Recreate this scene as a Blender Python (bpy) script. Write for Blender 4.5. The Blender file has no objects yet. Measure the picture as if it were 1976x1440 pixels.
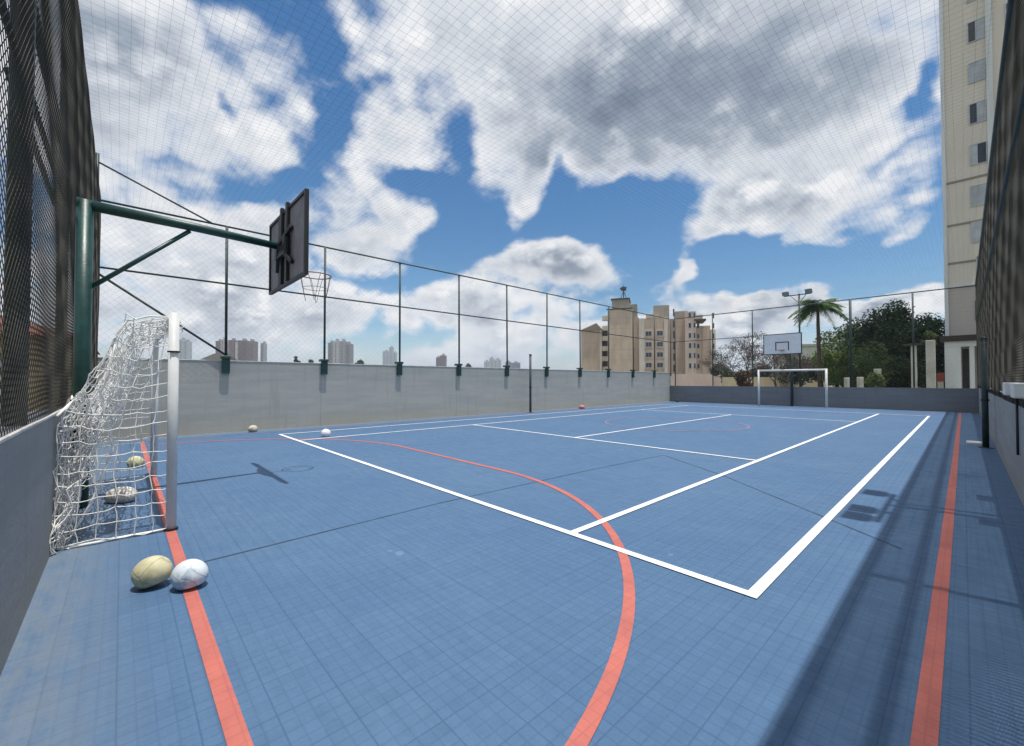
import bpy, math, random
from mathutils import Vector, Matrix, noise as mnoise
R = math.radians
rnd = random.Random(7)

# ------------------------------------------------------------------ scene, camera, light
SC = bpy.context.scene
COL = SC.collection
EYE = 1.42
cam_d = bpy.data.cameras.new("camera")
cam = bpy.data.objects.new("camera", cam_d)
COL.objects.link(cam)
cam_d.sensor_width = 36.0
cam_d.lens = 36.0 * 810 / 1976
cam_d.clip_start = 0.05
cam_d.clip_end = 6000
cam.location = (0, 0, EYE)
cam.rotation_euler = (R(90 + 1.06), 0, R(47.1))
SC.camera = cam
SC.view_settings.view_transform = 'Standard'
SC.view_settings.look = 'None'
SC.view_settings.exposure = 0.0
SC.view_settings.gamma = 1.0

SUNX, SUNY = 0.168, 0.027          # tangent of the sun's lean towards +X and +Y
sun_el = math.atan(1 / math.hypot(SUNX, SUNY))
sun_az = math.atan2(SUNX, SUNY)    # clockwise from +Y
sl = bpy.data.lights.new("sun", 'SUN')
sl.energy = 4.3
sl.angle = R(0.5)
sl.color = (1.0, 0.965, 0.91)
so = bpy.data.objects.new("sun", sl)
COL.objects.link(so)
so.rotation_euler = Vector((SUNX, SUNY, 1)).to_track_quat('Z', 'Y').to_euler()
so.location = (5, 5, 60)

class NT:
    """small helper for building node trees"""
    def __init__(s, tree):
        s.t = tree
        s.n = tree.nodes
        s.l = tree.links
    def new(s, kind, **kw):
        nd = s.n.new(kind)
        for k, v in kw.items():
            setattr(nd, k, v)
        return nd
    def inp(s, sock, v):
        if isinstance(v, bpy.types.NodeSocket):
            s.l.new(v, sock)
        else:
            sock.default_value = v
    def math(s, op, a, b=0.0, c=0.0, clamp=False):
        nd = s.new('ShaderNodeMath', operation=op, use_clamp=clamp)
        s.inp(nd.inputs[0], a); s.inp(nd.inputs[1], b)
        s.inp(nd.inputs[2], c)
        return nd.outputs[0]
    def vmath(s, op, a, b=(0, 0, 0), out=0):
        nd = s.new('ShaderNodeVectorMath', operation=op)
        s.inp(nd.inputs[0], a); s.inp(nd.inputs[1], b)
        return nd.outputs[out]
    def mix(s, f, a, b, mode='MIX'):
        nd = s.new('ShaderNodeMix', data_type='RGBA', blend_type=mode)
        s.inp(nd.inputs['Factor'], f)
        s.inp(nd.inputs[6], a); s.inp(nd.inputs[7], b)
        return nd.outputs[2]
    def maprange(s, v, a, b, c=0.0, d=1.0, smooth=True):
        nd = s.new('ShaderNodeMapRange')
        nd.interpolation_type = 'SMOOTHSTEP' if smooth else 'LINEAR'
        nd.clamp = True
        s.inp(nd.inputs['Value'], v)
        for k, x in (('From Min', a), ('From Max', b), ('To Min', c), ('To Max', d)):
            s.inp(nd.inputs[k], x)
        return nd.outputs['Result']
    def noise(s, vec, scale, detail=4, rough=0.55, dist=0.0):
        nd = s.new('ShaderNodeTexNoise')
        s.inp(nd.inputs['Vector'], vec)
        nd.inputs['Scale'].default_value = scale
        nd.inputs['Detail'].default_value = detail
        nd.inputs['Roughness'].default_value = rough
        nd.inputs['Distortion'].default_value = dist
        return nd.outputs[0]

# ---- sky: Nishita air with broken cumulus, all a function of world direction
W = bpy.data.worlds.new("World")
SC.world = W
W.use_nodes = True
W.cycles.sampling_method = 'MANUAL'
W.cycles.sample_map_resolution = 512
W.node_tree.nodes.clear()
w = NT(W.node_tree)
sky = w.new('ShaderNodeTexSky')
sky.sky_type = 'NISHITA'
sky.sun_disc = False
sky.sun_elevation = sun_el
sky.sun_rotation = sun_az
sky.air_density = 1.0
sky.dust_density = 0.4
sky.ozone_density = 2.0
tc = w.new('ShaderNodeTexCoord')
dirv = w.vmath('NORMALIZE', tc.outputs['Generated'])
sx = w.new('ShaderNodeSeparateXYZ'); w.l.new(dirv, sx.inputs[0])
az = w.math('MULTIPLY', w.math('ARCTAN2', sx.outputs[0], sx.outputs[1]), 57.2958)
el = w.math('MULTIPLY', w.math('ARCSINE', sx.outputs[2]), 57.2958)
ae = w.new('ShaderNodeCombineXYZ'); w.l.new(az, ae.inputs[0]); w.l.new(el, ae.inputs[1])
# edge wobble so that the cloud banks have ragged outlines
zz = w.math('ADD', w.math('MAXIMUM', sx.outputs[2], 0.0), 0.85)
pv = w.new('ShaderNodeVectorMath', operation='DIVIDE')
w.l.new(dirv, pv.inputs[0])
zc = w.new('ShaderNodeCombineXYZ')
for k in range(3): w.l.new(zz, zc.inputs[k])
w.l.new(zc.outputs[0], pv.inputs[1])
P = pv.outputs[0]
wob = w.new('ShaderNodeTexNoise'); w.l.new(P, wob.inputs['Vector'])
wob.inputs['Scale'].default_value = 6.0; wob.inputs['Detail'].default_value = 4
wv = w.vmath('MULTIPLY', w.vmath('SUBTRACT', wob.outputs['Color'], (0.5, 0.5, 0.5)), (15.0, 9.0, 0))
aew = w.vmath('ADD', ae.outputs[0], wv)

def blobs(tab, start):
    acc = start
    for (a, e, ra, re, amp) in tab:
        d = w.vmath('MULTIPLY', w.vmath('SUBTRACT', aew, (a, e, 0)), (1 / (1.35 * ra), 1 / (1.35 * re), 0))
        ln = w.vmath('LENGTH', d, out=1)
        v = w.maprange(ln, 0.0, 1.0, 1.0, 0.0)
        acc = w.math('MULTIPLY_ADD', v, amp, acc)
    return acc
BANKS = [(-69.1,29.8,4.6,6.6,-0.75), (-81.6,36.7,5.9,1.5,-0.50), (-74.6,23.6,3.4,1.9,-0.45), (-78.4,21.5,2.1,1.1,-0.35), (-82.0,27.8,1.0,1.9,-0.40), (-55.4,20.2,8.2,6.4,-0.85), (-60.3,25.0,4.7,1.7,-0.40), (-35.7,21.6,8.5,4.4,-0.85), (-40.6,26.0,2.1,2.3,-0.40), (-30.3,21.7,3.9,4.7,-0.55), (-53.4,30.0,2.8,3.2,-0.45),
 (-24.1,14.0,8.5,3.1,-0.95), (-12.2,11.6,11.0,3.0,-1.1), (-3.0,12.5,3.4,3.6,-1.0), (-50.0,17.5,5.0,3.0,-0.35), (-2.2,16.9,1.8,2.8,-0.45), (-2.6,23.8,2.2,2.1,-0.60), (-1.3,26.6,1.4,2.4,-0.50), (-65.5,12.9,5.7,1.6,-0.50), (-64.3,34.5,2.6,1.9,-0.40), (-20.0,15.7,3.4,1.8,-0.40), (-70.7,36.5,3.6,2.2,-0.40), (-44.0,18.6,3.0,2.0,-0.3),
 (-41.5,15.4,12.0,3.0,0.70), (-15.6,18.5,11.4,3.9,0.50), (-8.9,21.6,8.0,3.4,0.40), (-25.9,13.3,3.4,2.5,0.50), (-28.3,35.5,28.9,8.8,0.55), (-44.1,25.6,4.3,4.1,0.55), (-63.0,29.2,7.9,3.2,0.35), (-86.5,27.3,10.8,6.6,0.45), (-62.9,20.6,4.6,2.7,0.45), (-68.0,16.5,5.6,3.1,0.35), (-17.9,8.3,7.0,2.7,0.50), (-6.1,8.3,5.3,1.8,0.70), (-81.2,13.3,15.1,8.0,0.50), (-54.7,10.0,8.3,2.6,0.6), (-30,6,12,2.5,.45), (-84,6,16,3,.35), (-9,7.4,9,2.2,.6), (-25.5,14.2,2.6,2.4,.75), (-32.3,25.4,5.3,3.4,0.35), (-89.9,31.1,7.8,3.1,0.35)]
GREY = [(-22.7,32.3,24.3,8.0,0.95), (-33.7,29.5,17.4,5.4,0.60), (-7.5,28.1,8.6,5.2,0.50), (-10.8,16.4,8.8,2.9,0.45), (-86.5,24.1,10.8,2.3,0.40), (-44.1,26.7,4.3,4.6,0.40), (-39.2,14.6,10.4,1.8,0.40), (-77.3,19.8,8.0,2.2,0.25), (-87.8,30.7,5.0,2.0,0.25), (-24.1,11.3,3.6,1.9,0.30), (-27.1,24.8,6.3,2.8,0.50), (-54.7,8.7,16.9,2.8,0.25), (-85.4,7.5,13.3,3.3,0.25), (-9.6,33.1,13.7,3.6,0.30)]
P = w.vmath('MULTIPLY', P, (1, 1, 1.2))
f1 = w.noise(P, 5.0, 8, 0.60, 0.0)
f2 = w.noise(w.vmath('ADD', P, (0.0, 0.0, 0.030)), 5.0, 5, 0.58, 0.0)
puff = w.new('ShaderNodeTexVoronoi'); puff.feature = 'F1'
w.l.new(w.vmath('ADD', P, w.vmath('MULTIPLY', wv, (0.006, 0.006, 0.0))), puff.inputs['Vector'])
puff.inputs['Scale'].default_value = 17.0
pf = w.math('SUBTRACT', 0.45, puff.outputs['Distance'])
den = blobs(BANKS, 0.59)
den = w.math('ADD', den, w.math('MULTIPLY', w.math('SUBTRACT', f1, 0.5), 2.5))
den = w.math('ADD', den, w.math('MULTIPLY', pf, 0.55))
alpha = w.maprange(den, 0.20, 0.74)
shade = blobs(GREY, 0.10)
shade = w.math('MULTIPLY', shade, 0.72)
shade = w.math('ADD', shade, w.math('MULTIPLY', w.math('SUBTRACT', f2, f1), 4.0))
shade = w.math('ADD', shade, w.math('MULTIPLY', pf, -0.9))
shade = w.math('ADD', shade, w.math('MULTIPLY', w.math('SUBTRACT', f1, 0.5), -0.7))
thick = w.maprange(den, 0.45, 1.25, 0.10, 1.0)
shade = w.math('MULTIPLY', w.math('ADD', shade, 0.30), thick)
ramp = w.new('ShaderNodeValToRGB')
w.l.new(w.math('MULTIPLY', shade, 0.8), ramp.inputs[0])
cr = ramp.color_ramp
cr.elements[0].position = 0.0;  cr.elements[0].color = (0.92, 0.93, 0.95, 1)
cr.elements[1].position = 1.0;  cr.elements[1].color = (0.19, 0.24, 0.32, 1)
e_ = cr.elements.new(0.22); e_.color = (0.68, 0.72, 0.78, 1)
e_ = cr.elements.new(0.55); e_.color = (0.35, 0.405, 0.49, 1)
blue = w.new('ShaderNodeHueSaturation'); w.l.new(sky.outputs[0], blue.inputs['Color']); blue.inputs['Hue'].default_value = 0.497
blue.inputs['Saturation'].default_value = 1.28
blue.inputs['Value'].default_value = 0.125
cloudy = w.mix(alpha, blue.outputs[0], ramp.outputs[0])
hz = w.maprange(el, 0.0, 8.0, 0.6, 0.0)
cloudy = w.mix(hz, cloudy, (0.52, 0.62, 0.74, 1))
bg = w.new('ShaderNodeBackground'); w.l.new(cloudy, bg.inputs[0]); bg.inputs[1].default_value = 1.0
# (the 0.125 strength of the Nishita air is applied in 'Value' above; clouds carry their own radiance)
wo = w.new('ShaderNodeOutputWorld'); w.l.new(bg.outputs[0], wo.inputs[0])

# ------------------------------------------------------------------ materials
MATS = {}
def mat(name, col, rough=0.7, metal=0.0, var=0.12, vscale=3.0, bump=0.0, bscale=40.0, stretch=(1, 1, 1), spec=0.5, col2=None, detail=5):
    if name in MATS: return MATS[name]
    m = bpy.data.materials.new(name); m.use_nodes = True
    t = NT(m.node_tree)
    b = t.n['Principled BSDF']
    b.inputs['Roughness'].default_value = rough
    b.inputs['Metallic'].default_value = metal
    b.inputs['Specular IOR Level'].default_value = spec
    g = t.new('ShaderNodeNewGeometry')
    v = t.vmath('MULTIPLY', g.outputs['Position'], stretch)
    n = t.noise(v, vscale, detail, 0.6)
    f = t.maprange(n, 0.3, 0.7)
    c2 = col2 or tuple(max(0, c * (1 - var)) for c in col)
    c1 = col if col2 else tuple(min(1, c * (1 + var)) for c in col)
    t.l.new(t.mix(f, (*c1, 1), (*c2, 1)), b.inputs['Base Color'])
    if bump:
        bn = t.new('ShaderNodeBump'); bn.inputs['Strength'].default_value = bump
        bn.inputs['Distance'].default_value = 0.01
        t.l.new(t.noise(v, bscale, 4), bn.inputs['Height'])
        t.l.new(bn.outputs[0], b.inputs['Normal'])
    MATS[name] = m
    return m

def mat_leaf(name, c1, c2, scale=1.2):
    if name in MATS: return MATS[name]
    m = bpy.data.materials.new(name); m.use_nodes = True
    t = NT(m.node_tree); b = t.n['Principled BSDF']
    g = t.new('ShaderNodeNewGeometry')
    n = t.noise(g.outputs['Position'], scale, 3)
    c = t.mix(t.maprange(n, 0.35, 0.65), (*c1, 1), (*c2, 1))
    c = t.mix(t.math('MULTIPLY', g.outputs['Random Per Island'], 0.5), c, (*[x * 0.45 for x in c1], 1))
    t.l.new(c, b.inputs['Base Color'])
    b.inputs['Roughness'].default_value = 0.6
    tr = t.new('ShaderNodeBsdfTranslucent'); t.l.new(c, tr.inputs[0])
    mx = t.new('ShaderNodeMixShader'); mx.inputs[0].default_value = 0.25
    t.l.new(b.outputs[0], mx.inputs[1]); t.l.new(tr.outputs[0], mx.inputs[2])
    t.l.new(mx.outputs[0], t.n['Material Output'].inputs[0])
    MATS[name] = m
    return m

def mat_floor():
    m = bpy.data.materials.new("court_tiles_blue"); m.use_nodes = True
    t = NT(m.node_tree); b = t.n['Principled BSDF']
    g = t.new('ShaderNodeNewGeometry'); pos = g.outputs['Position']
    n1 = t.noise(pos, 0.45, 4, 0.6)
    n2 = t.noise(t.vmath('MULTIPLY', pos, (1.0, 3.0, 1)), 3.5, 6, 0.7)
    n3 = t.noise(pos, 60, 3, 0.6)
    c = t.mix(t.maprange(n1, 0.3, 0.7), (0.074, 0.150, 0.270, 1), (0.090, 0.168, 0.282, 1))
    c = t.mix(t.maprange(n2, 0.35, 0.75, 0.0, 0.45), c, (0.060, 0.125, 0.225, 1))
    c = t.mix(t.maprange(n3, 0.45, 0.8, 0.0, 0.35), c, (0.115, 0.195, 0.31, 1))
    # interlocking 25 cm tiles with raised grid ribs
    br = t.new('ShaderNodeTexBrick'); t.l.new(pos, br.inputs['Vector'])
    br.offset = 0.0; br.squash = 1.0
    br.inputs['Scale'].default_value = 1.0
    br.inputs['Brick Width'].default_value = 0.25; br.inputs['Row Height'].default_value = 0.25
    br.inputs['Mortar Size'].default_value = 0.0035; br.inputs['Mortar Smooth'].default_value = 0.3
    for k, vv in (('Color1', (1, 1, 1, 1)), ('Color2', (0.90, 0.92, 0.94, 1)), ('Mortar', (0.76, 0.79, 0.83, 1))):
        br.inputs[k].default_value = vv
    c = t.mix(0.75, c, br.outputs[0], 'MULTIPLY')
    b2 = t.new('ShaderNodeTexBrick'); t.l.new(pos, b2.inputs['Vector'])
    b2.offset = 0.0; b2.inputs['Scale'].default_value = 1.0
    b2.inputs['Brick Width'].default_value = 0.0625; b2.inputs['Row Height'].default_value = 0.0625
    b2.inputs['Mortar Size'].default_value = 0.006; b2.inputs['Mortar Smooth'].default_value = 0.6
    for k, vv in (('Color1', (1.0, 1.0, 1.0, 1)), ('Color2', (0.92, 0.93, 0.945, 1)), ('Mortar', (0.80, 0.83, 0.87, 1))):
        b2.inputs[k].default_value = vv
    c = t.mix(0.85, c, b2.outputs[0], 'MULTIPLY')
    # grime drifting along the walls
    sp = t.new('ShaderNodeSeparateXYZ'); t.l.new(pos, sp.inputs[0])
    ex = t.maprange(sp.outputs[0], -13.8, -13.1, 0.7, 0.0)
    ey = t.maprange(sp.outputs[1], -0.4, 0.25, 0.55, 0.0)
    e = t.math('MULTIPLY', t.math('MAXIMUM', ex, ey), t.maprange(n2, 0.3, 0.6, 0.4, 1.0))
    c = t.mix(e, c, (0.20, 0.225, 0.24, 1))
    # small scuffs and drops
    n4 = t.noise(pos, 2.6, 2, 0.5)
    c = t.mix(t.maprange(n4, 0.74, 0.78, 0.0, 0.4), c, (0.22, 0.30, 0.40, 1))
    t.l.new(c, b.inputs['Base Color'])
    t.l.new(t.maprange(n2, 0.3, 0.7, 0.52, 0.68), b.inputs['Roughness'])
    b.inputs['Specular IOR Level'].default_value = 0.35
    wv = t.new('ShaderNodeTexWave'); wv.wave_type = 'BANDS'; wv.bands_direction = 'Y'
    wv.inputs['Scale'].default_value = 10.0; t.l.new(pos, wv.inputs['Vector'])
    wx = t.new('ShaderNodeTexWave'); wx.wave_type = 'BANDS'; wx.bands_direction = 'X'
    wx.inputs['Scale'].default_value = 10.0; t.l.new(pos, wx.inputs['Vector'])
    hgt = t.math('ADD', t.math('MAXIMUM', wv.outputs[1], wx.outputs[1]), t.math('MULTIPLY', br.outputs[1], -2.0))
    bp = t.new('ShaderNodeBump'); bp.inputs['Strength'].default_value = 0.25; bp.inputs['Distance'].default_value = 0.003
    t.l.new(hgt, bp.inputs['Height']); t.l.new(bp.outputs[0], b.inputs['Normal'])
    return m

def mat_wall(name, c1, c2, joints_axis=None, jw=3.0):
    """painted cement with horizontal streaks, drips and faint render joints"""
    m = bpy.data.materials.new(name); m.use_nodes = True
    t = NT(m.node_tree); b = t.n['Principled BSDF']
    g = t.new('ShaderNodeNewGeometry'); pos = g.outputs['Position']
    h1 = t.noise(t.vmath('MULTIPLY', pos, (0.35, 0.35, 3.2)), 1.6, 6, 0.65)
    v1 = t.noise(t.vmath('MULTIPLY', pos, (5.0, 5.0, 0.5)), 1.3, 5, 0.6)
    c = t.mix(t.maprange(h1, 0.35, 0.65), (*c1, 1), (*c2, 1))
    c = t.mix(t.maprange(v1, 0.5, 0.75, 0.0, 0.55), c, (*[x * 0.72 for x in c1], 1))
    sp = t.new('ShaderNodeSeparateXYZ'); t.l.new(pos, sp.inputs[0])
    low = t.math('MULTIPLY', t.maprange(sp.outputs[2], 0.0, 0.6, 0.55, 0.0), t.maprange(h1, 0.3, 0.6))
    c = t.mix(low, c, (c1[0] * 1.02, c1[1] * 0.90, c1[2] * 0.74, 1))
    if joints_axis is not None:
        q = t.math('ABSOLUTE', t.math('SUBTRACT', t.math('FRACT', t.math('DIVIDE', t.math('ADD', sp.outputs[joints_axis], 50.0), jw)), 0.5))
        j = t.maprange(q, 0.0, 0.012 / jw, 0.55, 0.0)
        c = t.mix(j, c, (0.12, 0.12, 0.12, 1))
    t.l.new(c, b.inputs['Base Color'])
    b.inputs['Roughness'].default_value = 0.85
    bp = t.new('ShaderNodeBump'); bp.inputs['Strength'].default_value = 0.35; bp.inputs['Distance'].default_value = 0.008
    t.l.new(t.noise(pos, 22, 5), bp.inputs['Height']); t.l.new(bp.outputs[0], b.inputs['Normal'])
    return m

M_green = mat("green_pole_paint", (0.010, 0.055, 0.048), 0.4, var=0.25, vscale=9, bump=0.15)
M_darkgreen = mat("dark_green_paint", (0.012, 0.030, 0.028), 0.5, var=0.3, vscale=6, bump=0.1)
M_wire = mat("fence_wire", (0.030, 0.034, 0.030), 0.55, var=0.35, vscale=5)
M_wire_brown = mat("weathered_brown_netting", (0.050, 0.044, 0.032), 0.7, var=0.35, vscale=3)
M_netgrey = mat("grey_roof_netting", (0.10, 0.12, 0.13), 0.7, var=0.2)
M_white = mat("white_pipe_paint", (0.66, 0.665, 0.64), 0.55, var=0.06, vscale=6, bump=0.1)
M_rope = mat("white_net_rope", (0.84, 0.82, 0.77), 0.9, var=0.10, vscale=9)
def mat_line(name, c1, c2, wear=.35):
    m = bpy.data.materials.new(name); m.use_nodes = True
    t = NT(m.node_tree); b = t.n['Principled BSDF']
    g = t.new('ShaderNodeNewGeometry'); pos = g.outputs['Position']
    n = t.noise(pos, 3.0, 8, .65)
    n2 = t.noise(pos, 38.0, 5, .7)
    c = t.mix(t.maprange(n, .35, .7), (*c1, 1), (*c2, 1))
    c = t.mix(t.maprange(n2, .60, .78, 0, wear), c, (.16, .21, .30, 1))
    br = t.new('ShaderNodeTexBrick'); t.l.new(pos, br.inputs['Vector'])
    br.offset = 0.0; br.inputs['Scale'].default_value = 1.0
    br.inputs['Brick Width'].default_value = 0.0625; br.inputs['Row Height'].default_value = 0.0625
    br.inputs['Mortar Size'].default_value = 0.005; br.inputs['Mortar Smooth'].default_value = 0.6
    for k, vv in (('Color1', (1, 1, 1, 1)), ('Color2', (.92, .92, .92, 1)), ('Mortar', (.84, .84, .85, 1))):
        br.inputs[k].default_value = vv
    t.l.new(t.mix(.9, c, br.outputs[0], 'MULTIPLY'), b.inputs['Base Color'])
    b.inputs['Roughness'].default_value = .65
    return m
M_linew = mat_line("white_line_paint", (0.84, 0.86, 0.87), (.72, .75, .78), .3)
M_liner = mat_line("red_line_paint", (0.54, 0.150, 0.115), (.44, .125, .105), .45)
M_liner_old = mat("red_line_paint", (0.53, 0.150, 0.115), 0.6, var=0.12, vscale=5, detail=8)
M_steelgrey = mat("grey_net_post_paint", (0.05, 0.06, 0.07), 0.5)

# ------------------------------------------------------------------ mesh helpers
class MB:
    def __init__(s, T=None):
        s.v = []; s.f = []; s.T = T
    def add(s, vs, fs):
        o = len(s.v)
        s.v += [tuple(p) for p in vs]
        s.f += [tuple(i + o for i in q) for q in fs]
        return s
    def box(s, x0, x1, y0, y1, z0, z1, bev=0.0):
        if bev <= 0:
            vs = [(x, y, z) for z in (z0, z1) for (x, y) in ((x0, y0), (x1, y0), (x1, y1), (x0, y1))]
            fs = [(3, 2, 1, 0), (4, 5, 6, 7), (0, 1, 5, 4), (1, 2, 6, 5), (2, 3, 7, 6), (3, 0, 4, 7)]
            return s.add(vs, fs)
        b = bev
        rings = []
        for z, i in ((z0, b), (z0 + b, 0), (z1 - b, 0), (z1, b)):
            rings.append([(x0 + i + (0 if i else b), y0 + i, z), (x1 - i - (0 if i else b), y0 + i, z), (x1 - i, y0 + i + (0 if i else b), z), (x1 - i, y1 - i - (0 if i else b), z),
                          (x1 - i - (0 if i else b), y1 - i, z), (x0 + i + (0 if i else b), y1 - i, z), (x0 + i, y1 - i - (0 if i else b), z), (x0 + i, y0 + i + (0 if i else b), z)])
        vs = [p for r in rings for p in r]
        fs = [tuple(range(7, -1, -1)), tuple(range(24, 32))]
        for k in range(3):
            for j in range(8):
                fs.append((k * 8 + j, k * 8 + (j + 1) % 8, k * 8 + 8 + (j + 1) % 8, k * 8 + 8 + j))
        return s.add(vs, fs)
    def tube(s, pts, r, n=8, caps=True):
        pts = [Vector(p) for p in pts]
        rs = r if isinstance(r, (list, tuple)) else [r] * len(pts)
        up = None; vs = []; fs = []
        for i, p in enumerate(pts):
            d = (pts[min(i + 1, len(pts) - 1)] - pts[max(i - 1, 0)])
            if d.length < 1e-9: d = Vector((0, 0, 1))
            d.normalize()
            if up is None:
                up = Vector((0, 0, 1)) if abs(d.z) < 0.9 else Vector((1, 0, 0))
            a = d.cross(up)
            if a.length < 1e-6: a = d.cross(Vector((1, 0.3, 0)))
            a.normalize(); b = a.cross(d); b.normalize(); up = b
            for k in range(n):
                t = 2 * math.pi * k / n
                vs.append(p + a * math.cos(t) * rs[i] + b * math.sin(t) * rs[i])
        for i in range(len(pts) - 1):
            for k in range(n):
                fs.append((i * n + k, i * n + (k + 1) % n, (i + 1) * n + (k + 1) % n, (i + 1) * n + k))
        if caps:
            fs.append(tuple(range(n - 1, -1, -1)))
            fs.append(tuple(range((len(pts) - 1) * n, len(pts) * n)))
        return s.add(vs, fs)
    def beam(s, p, q, wa, wb):
        """square bar from p to q"""
        p = Vector(p); q = Vector(q); d = (q - p).normalized()
        up = Vector((0, 0, 1)) if abs(d.z) < 0.9 else Vector((1, 0, 0))
        a = d.cross(up).normalized() * wa / 2; b = a.cross(d).normalized() * wb / 2
        vs = [c + i * a + j * b for c in (p, q) for (i, j) in ((-1, -1), (1, -1), (1, 1), (-1, 1))]
        return s.add(vs, [(3, 2, 1, 0), (4, 5, 6, 7), (0, 1, 5, 4), (1, 2, 6, 5), (2, 3, 7, 6), (3, 0, 4, 7)])
    def ball(s, c, rad, nu=24, nv=14, rot=None, fn=None):
        vs = []; fs = []
        c = Vector(c)
        for j in range(nv + 1):
            th = math.pi * j / nv
            for i in range(nu):
                ph = 2 * math.pi * i / nu
                u = Vector((math.sin(th) * math.cos(ph), math.sin(th) * math.sin(ph), math.cos(th)))
                k = fn(u) if fn else 1.0
                p = Vector((u.x * rad[0], u.y * rad[1], u.z * rad[2])) * k
                if rot: p = rot @ p
                vs.append(c + p)
        for j in range(nv):
            for i in range(nu):
                fs.append((j * nu + i, (j + 1) * nu + i, (j + 1) * nu + (i + 1) % nu, j * nu + (i + 1) % nu))
        return s.add(vs, fs)
    def build(s, name, m, parent=None, smooth=False, origin=None):
        vs = [s.T @ Vector(p) for p in s.v] if s.T else [Vector(p) for p in s.v]
        if parent is not None:
            o = WORLD[parent.name]
            off = Vector(o)
        elif origin is not None:
            off = Vector(origin)
        else:
            xs = [p.x for p in vs]; ys = [p.y for p in vs]; zs = [p.z for p in vs]
            off = Vector(((min(xs) + max(xs)) / 2, (min(ys) + max(ys)) / 2, min(zs)))
        me = bpy.data.meshes.new(name)
        me.from_pydata([p - off for p in vs], [], s.f)
        if smooth:
            me.polygons.foreach_set('use_smooth', [True] * len(me.polygons))
        me.materials.append(m)
        ob = bpy.data.objects.new(name, me)
        COL.objects.link(ob)
        if parent is not None:
            ob.parent = parent
        else:
            ob.location = off
        WORLD[ob.name] = tuple(off)
        return ob
WORLD = {}
def tag(o, label=None, cat=None, group=None, kind=None):
    if label: o['label'] = label
    if cat: o['category'] = cat
    if group: o['group'] = group
    if kind: o['kind'] = kind
    return o
def empty(name, loc, label=None, cat=None, group=None):
    o = bpy.data.objects.new(name, None); COL.objects.link(o)
    o.location = loc; o.empty_display_size = 0.2
    WORLD[o.name] = tuple(loc)
    return tag(o, label, cat, group)

def mesh_lines(mb, O, U, V, wdt, hgt, step, r, seg=0.6, sag=0.012, drop=None, ph=0.0, square=False):
    """diamond (or square) netting: every strand a thin three-sided wire inside the rectangle O, O+U*w, O+V*h"""
    O = Vector(O); U = Vector(U).normalized(); V = Vector(V).normalized(); N = U.cross(V).normalized()
    def pt(u, v):
        n = sag * (math.sin(u * 1.7 + ph) * math.sin(v * 1.3 + 0.6 + ph) + 0.5 * math.sin(u * 4.1 + v * 3.3))
        p = O + U * u + V * v + N * n
        if drop: p.z -= drop(u, v)
        return p
    def strand(a, b):
        L = math.dist(a, b)
        if L < 0.02: return
        k = max(1, int(L / seg))
        pts = [pt(a[0] + (b[0] - a[0]) * i / k, a[1] + (b[1] - a[1]) * i / k) for i in range(k + 1)]
        mb.tube(pts, r, 3, False)
    if square:
        c = 0
        while c <= wdt: strand((c, 0), (c, hgt)); c += step
        c = 0
        while c <= hgt: strand((0, c), (wdt, c)); c += step
        return
    c = step / 2
    while c < wdt + hgt:
        u0 = max(0, c - hgt); u1 = min(wdt, c)
        strand((u0, c - u0), (u1, c - u1))
        strand((u0, hgt - (c - u0)), (u1, hgt - (c - u1)))
        c += step

# ------------------------------------------------------------------ the court: floor, lines, ground
XL, XR, Y0, Y1 = -13.8, 0.44, -0.41, 27.7       # inner faces of the four walls
mb = MB(); mb.add([(XL - .15, Y0 - .15, 0), (XR + .15, Y0 - .15, 0), (XR + .15, Y1 + .15, 0), (XL - .15, Y1 + .15, 0), (XL - .15, Y0 - .15, -.3), (XR + .15, Y0 - .15, -.3), (XR + .15, Y1 + .15, -.3), (XL - .15, Y1 + .15, -.3)],
                 [(0, 1, 2, 3), (7, 6, 5, 4), (0, 4, 5, 1), (1, 5, 6, 2), (2, 6, 7, 3), (3, 7, 4, 0)])
floor = tag(mb.build("court_floor", mat_floor()), "blue interlocking plastic tile floor of the sports court", "floor", kind="structure")
M_ground = mat("dry_ground", (0.17, 0.15, 0.10), 0.95, var=0.3, vscale=0.08, col2=(0.09, 0.12, 0.05))
mb = MB(); mb.add([(-3000, -3000, -.28), (3000, -3000, -.28), (3000, 3000, -.28), (-3000, 3000, -.28)], [(0, 1, 2, 3)])
tag(mb.build("ground", M_ground), "dry patchy ground around the court", "ground", kind="structure")

CX = -6.6
YM = 13.45
def flat(mb, x0, x1, y0, y1, z): mb.add([(x0, y0, z), (x1, y0, z), (x1, y1, z), (x0, y1, z)], [(0, 1, 2, 3)])
def arc(mb, cx, cy, r, a0, a1, wd, z, n=48):
    vs = []; fs = []
    for i in range(n + 1):
        a = R(a0 + (a1 - a0) * i / n)
        for rr in (r - wd / 2, r + wd / 2): vs.append((cx + rr * math.cos(a), cy + rr * math.sin(a), z))
    for i in range(n):
        fs.append((2 * i, 2 * i + 1, 2 * i + 3, 2 * i + 2))
    mb.add(vs, fs)
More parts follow.
